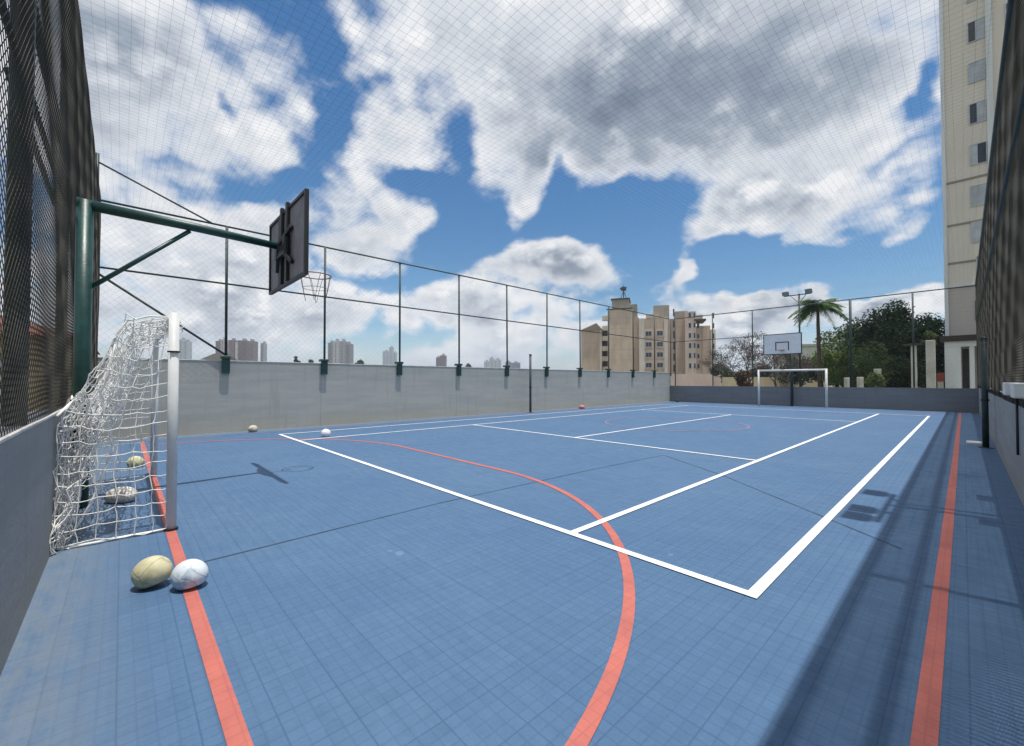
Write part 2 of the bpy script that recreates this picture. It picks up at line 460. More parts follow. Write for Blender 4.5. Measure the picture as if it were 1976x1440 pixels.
# red futsal markings (4 mm above the tiles)
WR = 0.075; ZR = 0.004
GL0, GL1 = 0.355, 26.75
TR, TL = -0.125, -13.07
red = MB()
flat(red, TL - WR / 2, TR + WR / 2, GL0 - WR / 2, GL0 + WR / 2, ZR)
flat(red, TR - WR / 2, TR + WR / 2, GL0 + WR / 2, GL1 - WR / 2, ZR)
worn = MB()
flat(worn, TL - WR / 2, TR + WR / 2, GL1 - WR / 2, GL1 + WR / 2, ZR)
flat(worn, TL - WR / 2, TL + WR / 2, GL0 + WR / 2, GL1 - WR / 2, ZR)
red2 = MB()
for gy, sg, rb in ((GL0, 1, red2), (GL1, -1, worn)):
    arc(rb, -5.01, gy, 4.08, 0.9 * sg, 90 * sg, WR, ZR + .0008)
    arc(rb, -8.13, gy, 4.08, 90 * sg, (180 - .9) * sg if sg > 0 else -179.1, WR, ZR + .0008)
    flat(rb, -8.13, -5.01, gy + sg * 4.08 - WR / 2, gy + sg * 4.08 + WR / 2, ZR + .0008)
arc(worn, CX, YM, 2.2, 0, 360, WR, ZR + .0008, 72)
worn.build("worn_red_line", mat("worn_red_paint", (0.36, .17, .19), .6, col2=(.10, .155, .26), vscale=1.6, detail=8), floor)
tag(red.build("red_court_line", M_liner, floor))
tag(red2.build("red_goal_arc", M_liner, floor))
# white tennis markings laid over the red ones
WW = 0.075; ZW = 0.0085
OX0, OX1, IX0, IX1 = -12.3, -0.97, -10.75, -2.5
B0, B1, S0, S1 = 3.07, 23.75, 8.27, 18.6
wh = MB()
flat(wh, OX0 - WW / 2, OX1 + WW / 2, B0 - WW / 2, B0 + WW / 2, ZW)
flat(wh, OX0 - WW / 2, OX1 + WW / 2, B1 - WW / 2, B1 + WW / 2, ZW)
for x in (OX0, OX1, IX0, IX1): flat(wh, x - WW / 2, x + WW / 2, B0 + WW / 2, B1 - WW / 2, ZW)
wh2 = MB()
for y in (S0, S1): flat(wh2, IX0 + WW / 2, IX1 - WW / 2, y - WW / 2, y + WW / 2, ZW)
flat(wh2, CX - WW / 2, CX + WW / 2, S0 + WW / 2, S1 - WW / 2, ZW)
wh.build("white_court_line", M_linew, floor)
wh2.build("white_service_line", M_linew, floor)

sm = MB()  # bent cable shadow, painted on the tiles as a thin dark strip
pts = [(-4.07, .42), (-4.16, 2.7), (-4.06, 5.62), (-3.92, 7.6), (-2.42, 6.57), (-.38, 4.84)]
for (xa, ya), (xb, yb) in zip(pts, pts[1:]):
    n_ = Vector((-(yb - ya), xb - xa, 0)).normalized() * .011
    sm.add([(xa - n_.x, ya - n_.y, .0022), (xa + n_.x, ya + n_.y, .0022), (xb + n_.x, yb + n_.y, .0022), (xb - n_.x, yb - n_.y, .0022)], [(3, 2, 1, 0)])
sm.build("painted_cable_shadow", mat("dark_shadow_paint", (.030, .062, .10), .7, var=.5, vscale=3), floor)

# ------------------------------------------------------------------ walls
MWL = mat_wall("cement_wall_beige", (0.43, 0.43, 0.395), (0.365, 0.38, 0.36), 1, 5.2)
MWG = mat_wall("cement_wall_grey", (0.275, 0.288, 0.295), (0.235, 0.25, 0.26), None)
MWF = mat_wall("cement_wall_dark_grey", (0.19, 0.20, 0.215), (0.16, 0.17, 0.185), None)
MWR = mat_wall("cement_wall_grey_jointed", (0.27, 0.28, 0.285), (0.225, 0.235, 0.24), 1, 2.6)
M_cap = mat("pale_wall_coping", (0.55, 0.53, 0.49), 0.8, var=0.2, vscale=4)
def wall(name, x0, x1, y0, y1, h, m, label, cap=True):
    e = empty(name, ((x0 + x1) / 2, (y0 + y1) / 2, 0), label, "wall")
    MB().box(x0, x1, y0, y1, -.28, h).build("wall_body", m, e)
    if cap:
        MB().box(x0 - .012, x1 + .012, y0 - .012, y1 + .012, h + .0005, h + .026, .006).build("coping", M_cap, e)
    return e
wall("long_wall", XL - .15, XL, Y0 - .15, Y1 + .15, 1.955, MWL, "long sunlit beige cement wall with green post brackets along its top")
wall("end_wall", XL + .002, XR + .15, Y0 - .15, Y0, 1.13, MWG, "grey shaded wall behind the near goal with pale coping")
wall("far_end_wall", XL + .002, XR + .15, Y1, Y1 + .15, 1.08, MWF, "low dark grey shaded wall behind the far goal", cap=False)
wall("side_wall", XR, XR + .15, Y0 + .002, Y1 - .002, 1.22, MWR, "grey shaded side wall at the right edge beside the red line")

# ------------------------------------------------------------------ fences
ZT = 5.66; ZM = 4.08
def ipipe(mb, p, q, r, n=8):
    mb.tube([p, q], r, n)
# left (long wall) fence
fe = empty("long_side_fence", (XL, 13.5, 1.95), "tall open fence of thin dark posts and rails standing on the long beige wall", "fence")
px = XL + .06
ys = [-.47] + [2.08 + 2.6 * k for k in range(10)] + [27.72]
for i, y in enumerate(ys):
    top = 6.75 if i == 0 else ZT
    k = rnd.uniform(-.02, .02)
    MB().tube([(px, y, 1.75), (px + k, y + rnd.uniform(-.02, .02), top)], .034, 8).build("post", M_darkgreen, fe, True)
    if 0 < i < 11:
        b = MB()
        b.box(XL - .0, XL + .10, y - .09, y + .09, 1.62, 2.02, .008)
        b.box(XL - .10, XL + .16, y - .12, y + .10, 2.022, 2.10, .008)
        b.build("bracket", M_green, fe)
m_ = MB(); ipipe(m_, (px, ys[0], ZT), (px, ys[-1], ZT), .026); m_.build("top_rail", M_darkgreen, fe, True)
m_ = MB(); ipipe(m_, (px, ys[0], ZM), (px, ys[-1], ZM), .024); m_.build("middle_rail", M_darkgreen, fe, True)
m_ = MB(); ipipe(m_, (px, 2.08, 2.12), (px, -.47, 3.95), .028); m_.build("brace", M_darkgreen, fe, True)
m_ = MB(); ipipe(m_, (px, 1.75, 5.66), (px, -.47, 6.55), .022); m_.build("brace", M_darkgreen, fe, True)
m_ = MB(); mesh_lines(m_, (px + .04, ys[0], 1.98), (0, 1, 0), (0, 0, 1), 28.15, 3.68, .16, .0011, 1.2)
m_.build("netting", M_netgrey, fe)

# near end fence (seen almost edge-on at the left)
fe = empty("near_end_fence", (-6.7, -.46, 1.13), "dense dark netting fence behind the near goal at the left edge", "fence")
py = -.46
for x in (-1.3, -3.8, -6.25, -8.8, -11.3, -13.62):
    r = .052 if x in (-3.8,) else .042
    MB().tube([(x, py, 1.16), (x + .0, py, ZT)], r, 10).build("post", M_darkgreen, fe, True)
MB().tube([(.4, py, ZT), (-13.6, py, ZT)], .03, 8).build("top_rail", M_darkgreen, fe, True)
MB().tube([(.4, py, ZM - 0.8), (-13.6, py, ZM - 0.8)], .018, 8).build("middle_rail", M_darkgreen, fe, True)
MB().tube([(-3.85, py + .02, 3.75), (-6.2, py + .02, 3.65), (-7.9, py + .02, 3.9)], .028, 8).build("brace", M_darkgreen, fe, True)
MB().tube([(-3.85, py - .06, 3.27), (-6.2, py - .06, 3.2)], .02, 8).build("brace", M_darkgreen, fe, True)
m_ = MB(); mesh_lines(m_, (.4, py + .05, 1.16), (-1, 0, 0), (0, 0, 1), 14.0, 4.5, .066, .0023, .45, .006)
m_.build("netting", M_wire_brown, fe)

# right side fence
fe = empty("right_side_fence", (.5, 13.5, 1.24), "dense dark netting fence on the side wall at the right edge", "fence")
pxr = XR + .055
for i in range(12):
    y = -1.0 + 2.6 * i
    MB().tube([(pxr, y, 1.25), (pxr, y, ZT)], .034, 8).build("post", M_darkgreen, fe, True)
MB().tube([(XR - .005, -.4, ZT), (XR - .005, 27.72, ZT)], .045, 8).build("top_rail", M_darkgreen, fe, True)
MB().tube([(XR - .005, -.4, ZM), (XR - .005, 27.72, ZM)], .038, 8).build("middle_rail", M_darkgreen, fe, True)
MB().tube([(pxr - .03, -.4, 1.29), (pxr - .03, 27.72, 1.29)], .018, 6).build("bottom_rail", M_darkgreen, fe, True)
m_ = MB(); mesh_lines(m_, (XR - .014, -.4, 1.13), (0, 1, 0), (0, 0, 1), 28.1, 4.53, .062, .0032, .5, .006, ph=1.0)
m_.build("netting", M_wire_brown, fe)

# far end fence
fe = empty("far_end_fence", (CX, 27.77, 1.08), "open fence of thin posts and rails above the far dark wall", "fence")
for x in (-13.45, -10.95, -8.62, -1.62, .44):
    MB().tube([(x, 27.77, 1.09), (x, 27.77, ZT)], .034, 8).build("post", M_darkgreen, fe, True)
MB().tube([(-3.98, 27.77, 1.09), (-3.98, 27.77, ZT + .02)], .055, 8).build("post", M_darkgreen, fe, True)
MB().tube([(-13.75, 27.77, ZT), (.5, 27.77, ZT)], .026, 8).build("top_rail", M_darkgreen, fe, True)
MB().tube([(-13.75, 27.77, ZM), (-8.62, 27.77, ZM)], .02, 8).build("middle_rail", M_darkgreen, fe, True)
m_ = MB(); mesh_lines(m_, (-13.75, 27.74, 1.09), (1, 0, 0), (0, 0, 1), 14.2, 4.57, .18, .0011, 1.2)
m_.build("netting", M_netgrey, fe)

# roof net over the court
rn = empty("roof_net", (CX, 13.6, ZT), "thin grey netting stretched like a roof above the court against the clouds", "net")
m_ = MB()
mesh_lines(m_, (XL + .1, Y0, ZT), (1, 0, 0), (0, 1, 0), 14.0, 28.1, .11, .0010, 1.3, .0, square=True,
           drop=lambda u, v: .10 * math.sin(math.pi * u / 14) * (1 + .3 * math.sin(v * .9)) + .015 * math.sin(u * 3 + v * 2.1))
m_.build("netting", M_netgrey, rn)

# ------------------------------------------------------------------ hoop at the near end
gh = empty("basketball_hoop", (-6.75, -.33, 0), "dark green post and long arm holding a basketball board, seen from behind", "basketball hoop", "basketball hoops of the court")
MB().tube([(-6.75, -.33, 0), (-6.75, -.33, 3.46)], .072, 16).build("pole", M_green, gh, True)
MB().tube([(-6.75, -.40, 3.42), (-6.80, .7, 3.42), (-6.85, 1.66, 3.40)], [.062, .055, .048], 14).build("arm", M_green, gh, True)
MB().tube([(-6.76, -.30, 2.46), (-6.80, .62, 3.36)], .026, 10).build("brace", M_green, gh, True)
M_brd = mat("board_back_grey", (0.22, 0.21, 0.23), 0.7, var=0.15, vscale=5)
M_brf = mat("board_face_white", (0.74, 0.76, 0.78), 0.5, var=0.05)
M_black = mat("black_steel", (0.012, 0.012, 0.014), 0.5, var=0.2)
BX, BY = -6.82, 1.78
bd = MB(); bd.box(BX - .9, BX + .9, BY - .012, BY + .012, 2.86, 3.94)
board = bd.build("backboard", M_brd, gh)
fr = MB()
for (a, b, c, d) in ((BX - .92, BX + .92, 2.83, 2.87), (BX - .92, BX + .92, 3.93, 3.97), (BX - .92, BX - .88, 2.871, 3.929), (BX + .88, BX + .92, 2.871, 3.929)):
    fr.box(a, b, BY - .035, BY + .016, c, d)
fr.build("board_frame", M_black, board)
st = MB()
for x in (BX - .16, BX + .13): st.box(x - .035, x + .035, BY - .060, BY - .0135, 2.88, 4.02)
for x in (BX - .30, ): st.box(x - .09, x + .09, BY - .030, BY - .0135, 2.88, 3.92)
st.box(BX - .26, BX + .24, BY - .11, BY - .061, 3.24, 3.50)
st.beam((BX, BY - .12, 3.40), (BX - .38, BY - .04, 3.10), .05, .05)
st.beam((BX, BY - .12, 3.40), (BX + .38, BY - .04, 3.10), .05, .05)
st.beam((BX, BY - .12, 3.40), (BX - .34, BY - .04, 3.62), .05, .05)
st.beam((BX, BY - .12, 3.40), (BX + .34, BY - .04, 3.62), .05, .05)
st.build("board_bracket", M_black, gh)
M_orange = mat("faded_rim_paint", (0.20, 0.07, 0.05), 0.5)
rim = MB(); RC = Vector((BX, BY + .40, 3.05))
rim.tube([RC + Vector((.225 * math.cos(t * math.pi / 16), .225 * math.sin(t * math.pi / 16), 0)) for t in range(33)], .009, 6, False)
rim.tube([(BX, BY + .012, 3.05), (BX, BY + .18, 3.05)], .012, 6); rim.box(BX - .07, BX + .07, BY + .0125, BY + .03, 2.98, 3.10)
rimo = rim.build("rim", M_orange, gh)
hn = MB()
for t in range(8):
    a = t * math.pi / 4
    pts = [RC + Vector(((.225 - .09 * s) * math.cos(a + .35 * s * (1 if t % 2 else -1)), (.225 - .09 * s) * math.sin(a + .35 * s * (1 if t % 2 else -1)), -.40 * s)) for s in (0, .25, .5, .75, 1)]
    hn.tube(pts, .004, 4, False)
hn.tube([RC + Vector((.175 * math.cos(t * math.pi / 8), .175 * math.sin(t * math.pi / 8), -.2)) for t in range(17)], .004, 4, False)
hn.build("rim_net", mat("grey_cord", (0.12, 0.12, 0.12), 0.8), rimo)

# hoop at the far end
YH = 26.05
gh = empty("basketball_hoop", (-6.62, 27.45, 0), "far basketball hoop with white board marked by a black square, behind the far goal", "basketball hoop", "basketball hoops of the court")
MB().tube([(-6.55, 27.45, 0), (-6.55, 27.45, 3.46)], .07, 14).build("pole", M_darkgreen, gh, True)
MB().tube([(-6.55, 27.5, 3.42), (-6.6, YH + .10, 3.40)], .055, 12).build("arm", M_darkgreen, gh, True)
MB().tube([(-6.55, 27.42, 2.46), (-6.58, 26.85, 3.38)], .024, 8).build("brace", M_darkgreen, gh, True)
bx = -6.64
fb = MB().box(bx - .86, bx + .86, YH - .012, YH + .012, 2.88, 3.92).build("backboard", M_brf, gh)
f2_ = MB()
for (a, b, c, d) in ((bx - .90, bx + .90, 2.84, 2.879), (bx - .90, bx + .90, 3.921, 3.96), (bx - .90, bx - .861, 2.88, 3.92), (bx + .861, bx + .90, 2.88, 3.92)):
    f2_.box(a, b, YH - .016, YH + .03, c, d)
f2_.build("board_frame", M_black, fb)
sq = MB()
for (a, b, c, d) in ((bx - .32, bx + .32, 3.47, 3.52), (bx - .32, bx - .27, 3.05, 3.469), (bx + .27, bx + .32, 3.05, 3.469)):
    sq.box(a, b, YH - .016, YH - .0125, c, d)
sq.build("target_square", M_black, fb)
rim = MB(); RC = Vector((bx, YH - .40, 3.05))
rim.tube([RC + Vector((.225 * math.cos(t * math.pi / 16), .225 * math.sin(t * math.pi / 16), 0)) for t in range(33)], .011, 6, False)
rim.box(bx - .07, bx + .07, YH - .19, YH - .0125, 3.03, 3.06)
rim.build("rim", M_orange, gh)

# ------------------------------------------------------------------ goals
def goal_frame(e, xa, xb, y, h, r):
    for x in (xa, xb):
        MB().tube([(x, y, 0), (x, y, h)], r, 16).build("post", M_white, e, True)
    MB().tube([(xa + r * .8, y, h - r - .003), (xb - r * .8, y, h - r - .003)], r * .98, 16).build("crossbar", M_white, e, True)
g1 = empty("football_goal", (-6.65, .36, 0), "near white futsal goal with its baggy white rope net, left side", "goal", "white futsal goals of the court")
goal_frame(g1, -8.15, -5.15, .36, 2.07, .041)
# black hooks and floor sleeves
MB().tube([(-5.15, .36, 1.69), (-5.15, .36, 1.705)], .049, 12).build("post_clamp", M_black, g1)
MB().tube([(-5.15, .36, 0.0), (-5.15, .36, .022)], .056, 12).build("floor_sleeve", M_black, g1)

def rope_grid(mb, fn, nu, nv, r, jit, seed, cut=0.0, sub=3):
    rr = random.Random(seed)
    P_ = [[Vector(fn(i / nu, j / nv)) + Vector((rr.gauss(0, jit), rr.gauss(0, jit), rr.gauss(0, jit))) * (0 if i in (0, nu) and j in (0,) else 1) for j in range(nv + 1)] for i in range(nu + 1)]
    def seg(a, b):
        if rr.random() < cut: return
        m = (a + b) / 2 + Vector((rr.gauss(0, jit * .5), rr.gauss(0, jit * .5), -abs(rr.gauss(0, jit * .9))))
        for p_ in (a, b, m): p_.z = max(p_.z, r + .002)
        mb.tube([a, m, b], r, 4, False)
    for i in range(nu + 1):
        for j in range(nv + 1):
            if i < nu: seg(P_[i][j], P_[i + 1][j])
            if j < nv: seg(P_[i][j], P_[i][j + 1])
prof = [(.36, 2.03), (.20, 2.00), (.02, 1.93), (-.05, 1.80), (-.17, 1.50), (-.31, 1.21), (-.375, 1.08), (-.385, .55), (-.375, .02)]
def prof_at(t):
    L = [0]
    for a, b in zip(prof, prof[1:]): L.append(L[-1] + math.dist(a, b))
    s = t * L[-1]
    for k in range(len(prof) - 1):
        if s <= L[k + 1] + 1e-9:
            q = (s - L[k]) / (L[k + 1] - L[k])
            return (prof[k][0] + (prof[k + 1][0] - prof[k][0]) * q, prof[k][1] + (prof[k + 1][1] - prof[k][1]) * q)
    return prof[-1]
def back(u, v):
    y, z = prof_at(v)
    x = -5.15 - 3.0 * u
    s = math.sin(math.pi * u)
    return (x, y + .16 * s * math.sin(math.pi * min(1, v * 1.15)) * (1 if v > .15 else .3), z - .13 * s * (1 - abs(2 * v - .8)) if v < .95 else z)
nb = MB()
rope_grid(nb, back, 34, 30, .0042, .010, 3)
rope_grid(nb, lambda u, v: (back(u, v)[0], back(u, v)[1] + .05 + .04 * math.sin(u * 9 + v * 7), back(u, v)[2] - .04), 22, 22, .0040, .02, 33, .3)
nb.build("net_back", M_rope, g1, True)
# bunched slack hanging against the near corner and a droopy second fold of the back net
nb = MB()
def fold(u, v):
    y = -.36 + .14 * math.sin(3 * v + 1) * (1 - u) + .22 * v * (1 - v)
    return (-5.2 - .55 * u - .15 * math.sin(v * 5), max(-.385, y), .03 + (1.32 - .15 * u) * (1 - v))
rope_grid(nb, fold, 7, 14, .0045, .016, 8)
rope_grid(nb, fold, 5, 12, .0045, .026, 88)
def fold2(u, v):
    # long diagonal swag from the top corner down to the floor at the rear
    return (-5.25 - .5 * u, -.05 - .30 * v + .12 * math.sin(v * 6.2), 1.72 * (1 - v) ** .95 + .02 - .2 * u * math.sin(v * 3))
rope_grid(nb, fold2, 5, 16, .0045, .014, 9)
rope_grid(nb, fold2, 3, 18, .0045, .02, 99)
nb.build("net_slack", M_rope, g1, True)
def side(xs, sgn):
    def f(u, v):
        # u from the post (0) to the rear edge (1), v from top to floor
        z = 2.03 * (1 - v) + .03 * v
        # rear edge y at this height
        if z > 1.93: yr = .02
        elif z > 1.08:
            yr = None
            for (ya, za), (yb, zb) in zip(prof[2:], prof[3:]):
                if zb <= z <= za: yr = ya + (yb - ya) * (za - z) / (za - zb)
            if yr is None: yr = -.3
        else: yr = -.385
        y = .345 + (yr - .345) * u
        return (xs + sgn * .05 * math.sin(math.pi * u) * math.sin(math.pi * v), y, z - .07 * math.sin(math.pi * u) * (1 - v))
    return f
for xs, sgn, sd in ((-5.15, -1, 21), (-8.15, 1, 22)):
    nb = MB(); rope_grid(nb, side(xs, sgn), 6, 16, .0042, .009, sd)
    nb.build("net_side", M_rope, g1, True)
# heavier edge ropes
er = MB()
er.tube([(-5.15, .345, 2.03), (-5.15, .18, 2.02), (-5.16, .03, 1.965), (-5.16, -.03, 1.86), (-5.16, -.07, 1.72)], .009, 6)
er.tube([(-5.17, .33, .012), (-5.16, .2, .014), (-5.18, .02, .012), (-5.15, -.15, .016), (-5.17, -.37, .012)], .013, 6)
er.tube([(-5.17, -.37, .012), (-6.6, -.36, .013), (-8.1, -.37, .012)], .012, 6)
er.tube([(-5.1, -.37, 1.0), (-5.45, -.34, .985), (-5.8, -.2, 1.0)], .009, 6)
er.tube([(-5.05, -.385, 1.13), (-5.2, -.34, 1.2), (-5.4, -.28, 1.28)], .011, 6)
er.tube([(-5.2, -.05, 1.75), (-5.3, -.14, 1.3), (-5.3, -.05, .8), (-5.3, -.18, .35), (-5.25, -.33, .03)], .010, 6)
er.build("edge_rope", M_rope, g1, True)

g2 = empty("football_goal", (-6.4, 26.75, 0), "far white futsal goal without a net before the dark end wall", "goal", "white futsal goals of the court")
goal_frame(g2, -8.0, -4.85, 26.75, 2.05, .055)

# ------------------------------------------------------------------ net posts
for (x, y, h, lab) in ((-13.28, 13.47, 2.62, "dark grey volleyball net post standing before the long beige wall"),
                       (.30, 13.45, 2.35, "black volleyball net post standing against the shaded side wall at the right")):
    e = empty("net_post", (x, y, 0), lab, "net post", "volleyball net posts")
    r = .052
    MB().tube([(x, y, .012), (x, y, h)], r, 14).build("post", M_steelgrey if x < -5 else M_darkgreen, e, True)
    MB().box(x - .11, x + .11, y - .11, y + .11, .001, .012).build("base_plate", M_steelgrey, e)
    for zc_ in (h - .06, h * .42): MB().tube([(x, y, zc_), (x, y, zc_ + .045)], r + .012, 12).build("collar", M_black, e)
e = MB().box(.02, .27, 13.80, 14.15, .001, .06, .008).build("white_block", M_white)
tag(e, "small white block lying at the foot of the right-hand net post", "block")

# ------------------------------------------------------------------ balls
def ball_mat(name, c1, c2, seams=5.0):
    m = bpy.data.materials.new(name); m.use_nodes = True
    t = NT(m.node_tree); b = t.n['Principled BSDF']
    tcn = t.new('ShaderNodeTexCoord')
    n = t.noise(tcn.outputs['Object'], 9, 5, 0.65)
    c = t.mix(t.maprange(n, 0.42, 0.68), (*c1, 1), (*c2, 1))
    vo = t.new('ShaderNodeTexVoronoi'); vo.feature = 'DISTANCE_TO_EDGE'
    t.l.new(tcn.outputs['Object'], vo.inputs['Vector']); vo.inputs['Scale'].default_value = seams
    sm = t.maprange(vo.outputs['Distance'], 0.0, 0.035, 0.5, 0.0)
    c = t.mix(sm, c, (*[x * .35 for x in c1], 1))
    t.l.new(c, b.inputs['Base Color']); b.inputs['Roughness'].default_value = 0.6
    bp = t.new('ShaderNodeBump'); bp.inputs['Strength'].default_value = 0.5; bp.inputs['Distance'].default_value = 0.004
    t.l.new(t.math('SUBTRACT', n, sm), bp.inputs['Height']); t.l.new(bp.outputs[0], b.inputs['Normal'])
    return m
def soft_ball(loc, rad, rot, m, label, dent=.06, seed=0, grp="balls lying on the court"):
    rr = random.Random(seed)
    dv = Vector((rr.uniform(-1, 1), rr.uniform(-1, 1), .9)).normalized()
    def fn(u):
        k = 1 - dent * max(0, u.dot(dv)) ** 3
        if u.z < -.72: k *= .72 / -u.z * 1.0
        return k
    q = Matrix.Rotation(rot[2], 3, 'Z') @ Matrix.Rotation(rot[1], 3, 'Y') @ Matrix.Rotation(rot[0], 3, 'X')
    b = MB(); b.ball((0, 0, 0), rad, 32, 20, q, fn)
    mz = min(v[2] for v in b.v)
    b.v = [(x + loc[0], y + loc[1], z - mz + .001) for x, y, z in b.v]
    o = b.build("ball", m, None, True, origin=(loc[0], loc[1], 0))
    return tag(o, label, "ball", grp)
soft_ball((-3.83, .17), (.118, .098, .108), (0, R(-18), R(50)), ball_mat("worn_yellow_leather", (0.62, 0.57, 0.36), (0.42, 0.38, 0.20)), "pale yellow worn oval ball on the floor in front of the near goal", .04, 1)
soft_ball((-3.64, .36), (.112, .098, .102), (0, R(-12), R(45)), ball_mat("worn_white_blue_leather", (0.72, 0.77, 0.80), (0.30, 0.42, 0.52), 8), "white and light blue worn ball on the red line beside the yellow ball", .05, 2)
soft_ball((-6.75, .01), (.17, .12, .105), (0, 0, R(47)), ball_mat("worn_cream_leather", (0.74, 0.70, 0.62), (0.45, 0.40, 0.34), 6), "squashed cream ball lying inside the near goal net", .10, 3)
soft_ball((-13.45, 2.68), (.12, .12, .11), (0, 0, 0), ball_mat("dusty_ball", (0.62, 0.55, 0.45), (0.20, 0.16, 0.13), 7), "dusty cream and brown ball at the foot of the long wall", .02, 4)
soft_ball((-11.1, 3.83), (.115, .115, .112), (0, 0, 0), ball_mat("white_ball", (0.82, 0.82, 0.84), (0.66, 0.66, 0.72), 7), "clean white ball beside the corner of the white tennis line", .02, 5)
soft_ball((-13.2, 17.1), (.16, .13, .11), (0, 0, R(30)), ball_mat("pink_ball", (0.62, 0.22, 0.22), (0.40, 0.10, 0.12), 7), "pinkish red ball against the long wall beyond the net post", .02, 6)
soft_ball((-13.1, 27.3), (.13, .12, .10), (0, 0, 0), ball_mat("black_ball", (0.02, 0.02, 0.025), (0.04, 0.04, 0.04), 7), "small black ball in the far corner under the dark wall", .02, 7)
soft_ball((-9.3, .18), (.11, .11, .105), (0, 0, 0), ball_mat("yellow_green_ball", (0.66, 0.64, 0.34), (0.30, 0.25, 0.14), 7), "small yellow ball seen through the net behind the near goal's far post", .02, 8)

# ------------------------------------------------------------------ floodlights
M_lamp = mat("floodlight_housing", (0.035, 0.05, 0.06), 0.5)
M_lens = mat("floodlight_glass", (0.25, 0.30, 0.34), 0.15)
def floodlight_pole(x, y, z0, h, arms, lean, label, along):
    """pole, crossarm and lamp heads; arms = offsets along the crossarm"""
    e = empty("floodlight_pole", (x, y, z0), label, "floodlight", "floodlight poles around the court")
    MB().tube([(x, y, z0), (x, y, h)], [.05, .04], 10).build("pole", M_darkgreen, e, True)
    A = Vector(along)
    a = MB(); lo, hi = min(arms) - .1, max(arms) + .1
    c = Vector((x, y, h - .08)) + Vector(lean) * .09
    a.beam(c + A * lo, c + A * hi, .05, .05)
    a.beam((x, y, h - .08), c, .05, .05)
    a.beam((x, y, h - .55), c + A * (lo * .6), .025, .025)
    a.beam((x, y, h - .55), c + A * (hi * .6), .025, .025)
    a.build("crossarm", M_darkgreen, e)
    for o in arms:
        p = c + A * o + Vector(lean) * .12 + Vector((0, 0, .14))
        L = Vector(lean)
        q = A.to_3d()
        b = MB(); n1 = (L * .75 + Vector((0, 0, -.66))).normalized()
        u = q * .17; v = n1.cross(q).normalized() * .13; d = n1 * .07
        vs = [p + s1 * u + s2 * v + s3 * d for s3, k in ((-1, .6), (1, 1)) for (s1, s2) in ((-k, -k), (k, -k), (k, k), (-k, k))]
        b.add(vs, [(3, 2, 1, 0), (4, 5, 6, 7), (0, 1, 5, 4), (1, 2, 6, 5), (2, 3, 7, 6), (3, 0, 4, 7)])
        lh = b.build("lamp_head", M_lamp, e)
        g = MB(); g.add([p + n1 * .073 + s1 * u * .88 + s2 * v * .88 for (s1, s2) in ((-1, -1), (1, -1), (1, 1), (-1, 1))], [(0, 1, 2, 3)])
        g.build("lamp_glass", M_lens, lh)
    return e
floodlight_pole(-6.27, 27.98, 1.0, 6.35, (-.60, .50), (0, -1, 0), "far floodlight pole with lamp heads behind the far basketball hoop", (1, 0, 0))
floodlight_pole(.53, 6.62, 1.25, 6.35, (-.78, -.42, .55), (-1, 0, 0), "floodlight pole on the right side fence whose lamps shade the floor", (0, 1, 0))

# white junction boxes on the side wall
for (y, dx) in ((7.7, .05), (6.45, .05)):
    e = empty("junction_box", (XR + .07, y, 1.25), "white junction box on top of the side wall, %s one" % ("farther" if y > 7 else "nearer"), "junction box", "junction boxes on the side wall")
    MB().box(XR - .12, XR + .10, y - .17, y + .17, 1.25, 1.40, .01).build("box_body", M_white, e)
    MB().tube([(XR - .02, y, 1.252), (XR - .02, y, .55)], .012, 8).build("conduit", M_black, e, True)
#FARSCENE
# ------------------------------------------------------------------ buildings beyond the court
# towns-cape frame: u runs to the right of the camera's heading, d away along it (true metres on the ground)
YAW = R(47.1)
FX, FY = -math.sin(YAW), math.cos(YAW)
RX, RY = math.cos(YAW), math.sin(YAW)
TF = Matrix(((RX, FX, 0, 0), (RY, FY, 0, 0), (0, 0, 1, 0), (0, 0, 0, 1)))
def ud(u, d, z=0): return (RX * u + FX * d, RY * u + FY * d, z)

def mat_plaster(name, c1, band=None, c2=None):
    m = bpy.data.materials.new(name); m.use_nodes = True
    t = NT(m.node_tree); b = t.n['Principled BSDF']
    g = t.new('ShaderNodeNewGeometry'); pos = g.outputs['Position']
    n = t.noise(t.vmath('MULTIPLY', pos, (1, 1, .25)), .8, 5, .65)
    c = t.mix(t.maprange(n, .35, .7), (*c1, 1), (*(c2 or [x * .82 for x in c1]), 1))
    if band:
        sp = t.new('ShaderNodeSeparateXYZ'); t.l.new(pos, sp.inputs[0])
        q = t.math('ABSOLUTE', t.math('SUBTRACT', t.math('FRACT', t.math('DIVIDE', sp.outputs[2], band)), .5))
        c = t.mix(t.maprange(q, 0, .05, .35, 0.0), c, (*[x * .5 for x in c1], 1))
    t.l.new(c, b.inputs['Base Color']); b.inputs['Roughness'].default_value = .9
    return m
M_tan = mat_plaster("tan_plaster", (.66, .51, .39), 2.8)
M_brown = mat_plaster("brown_plaster", (.56, .42, .33), 2.8)
M_pinkp = mat_plaster("pale_pink_plaster", (.66, .52, .45))
M_trim = mat_plaster("cream_trim", (.74, .66, .56))
M_roofd = mat("dark_roof", (.06, .055, .05), .8)
M_win = mat("dark_window_glass", (.030, .038, .045), .12, var=.3, vscale=.4)
M_winl = mat("pale_window_shutter", (.42, .44, .45), .5, var=.15, vscale=1.5)
M_frame = mat("aluminium_frame", (.45, .46, .47), .4)

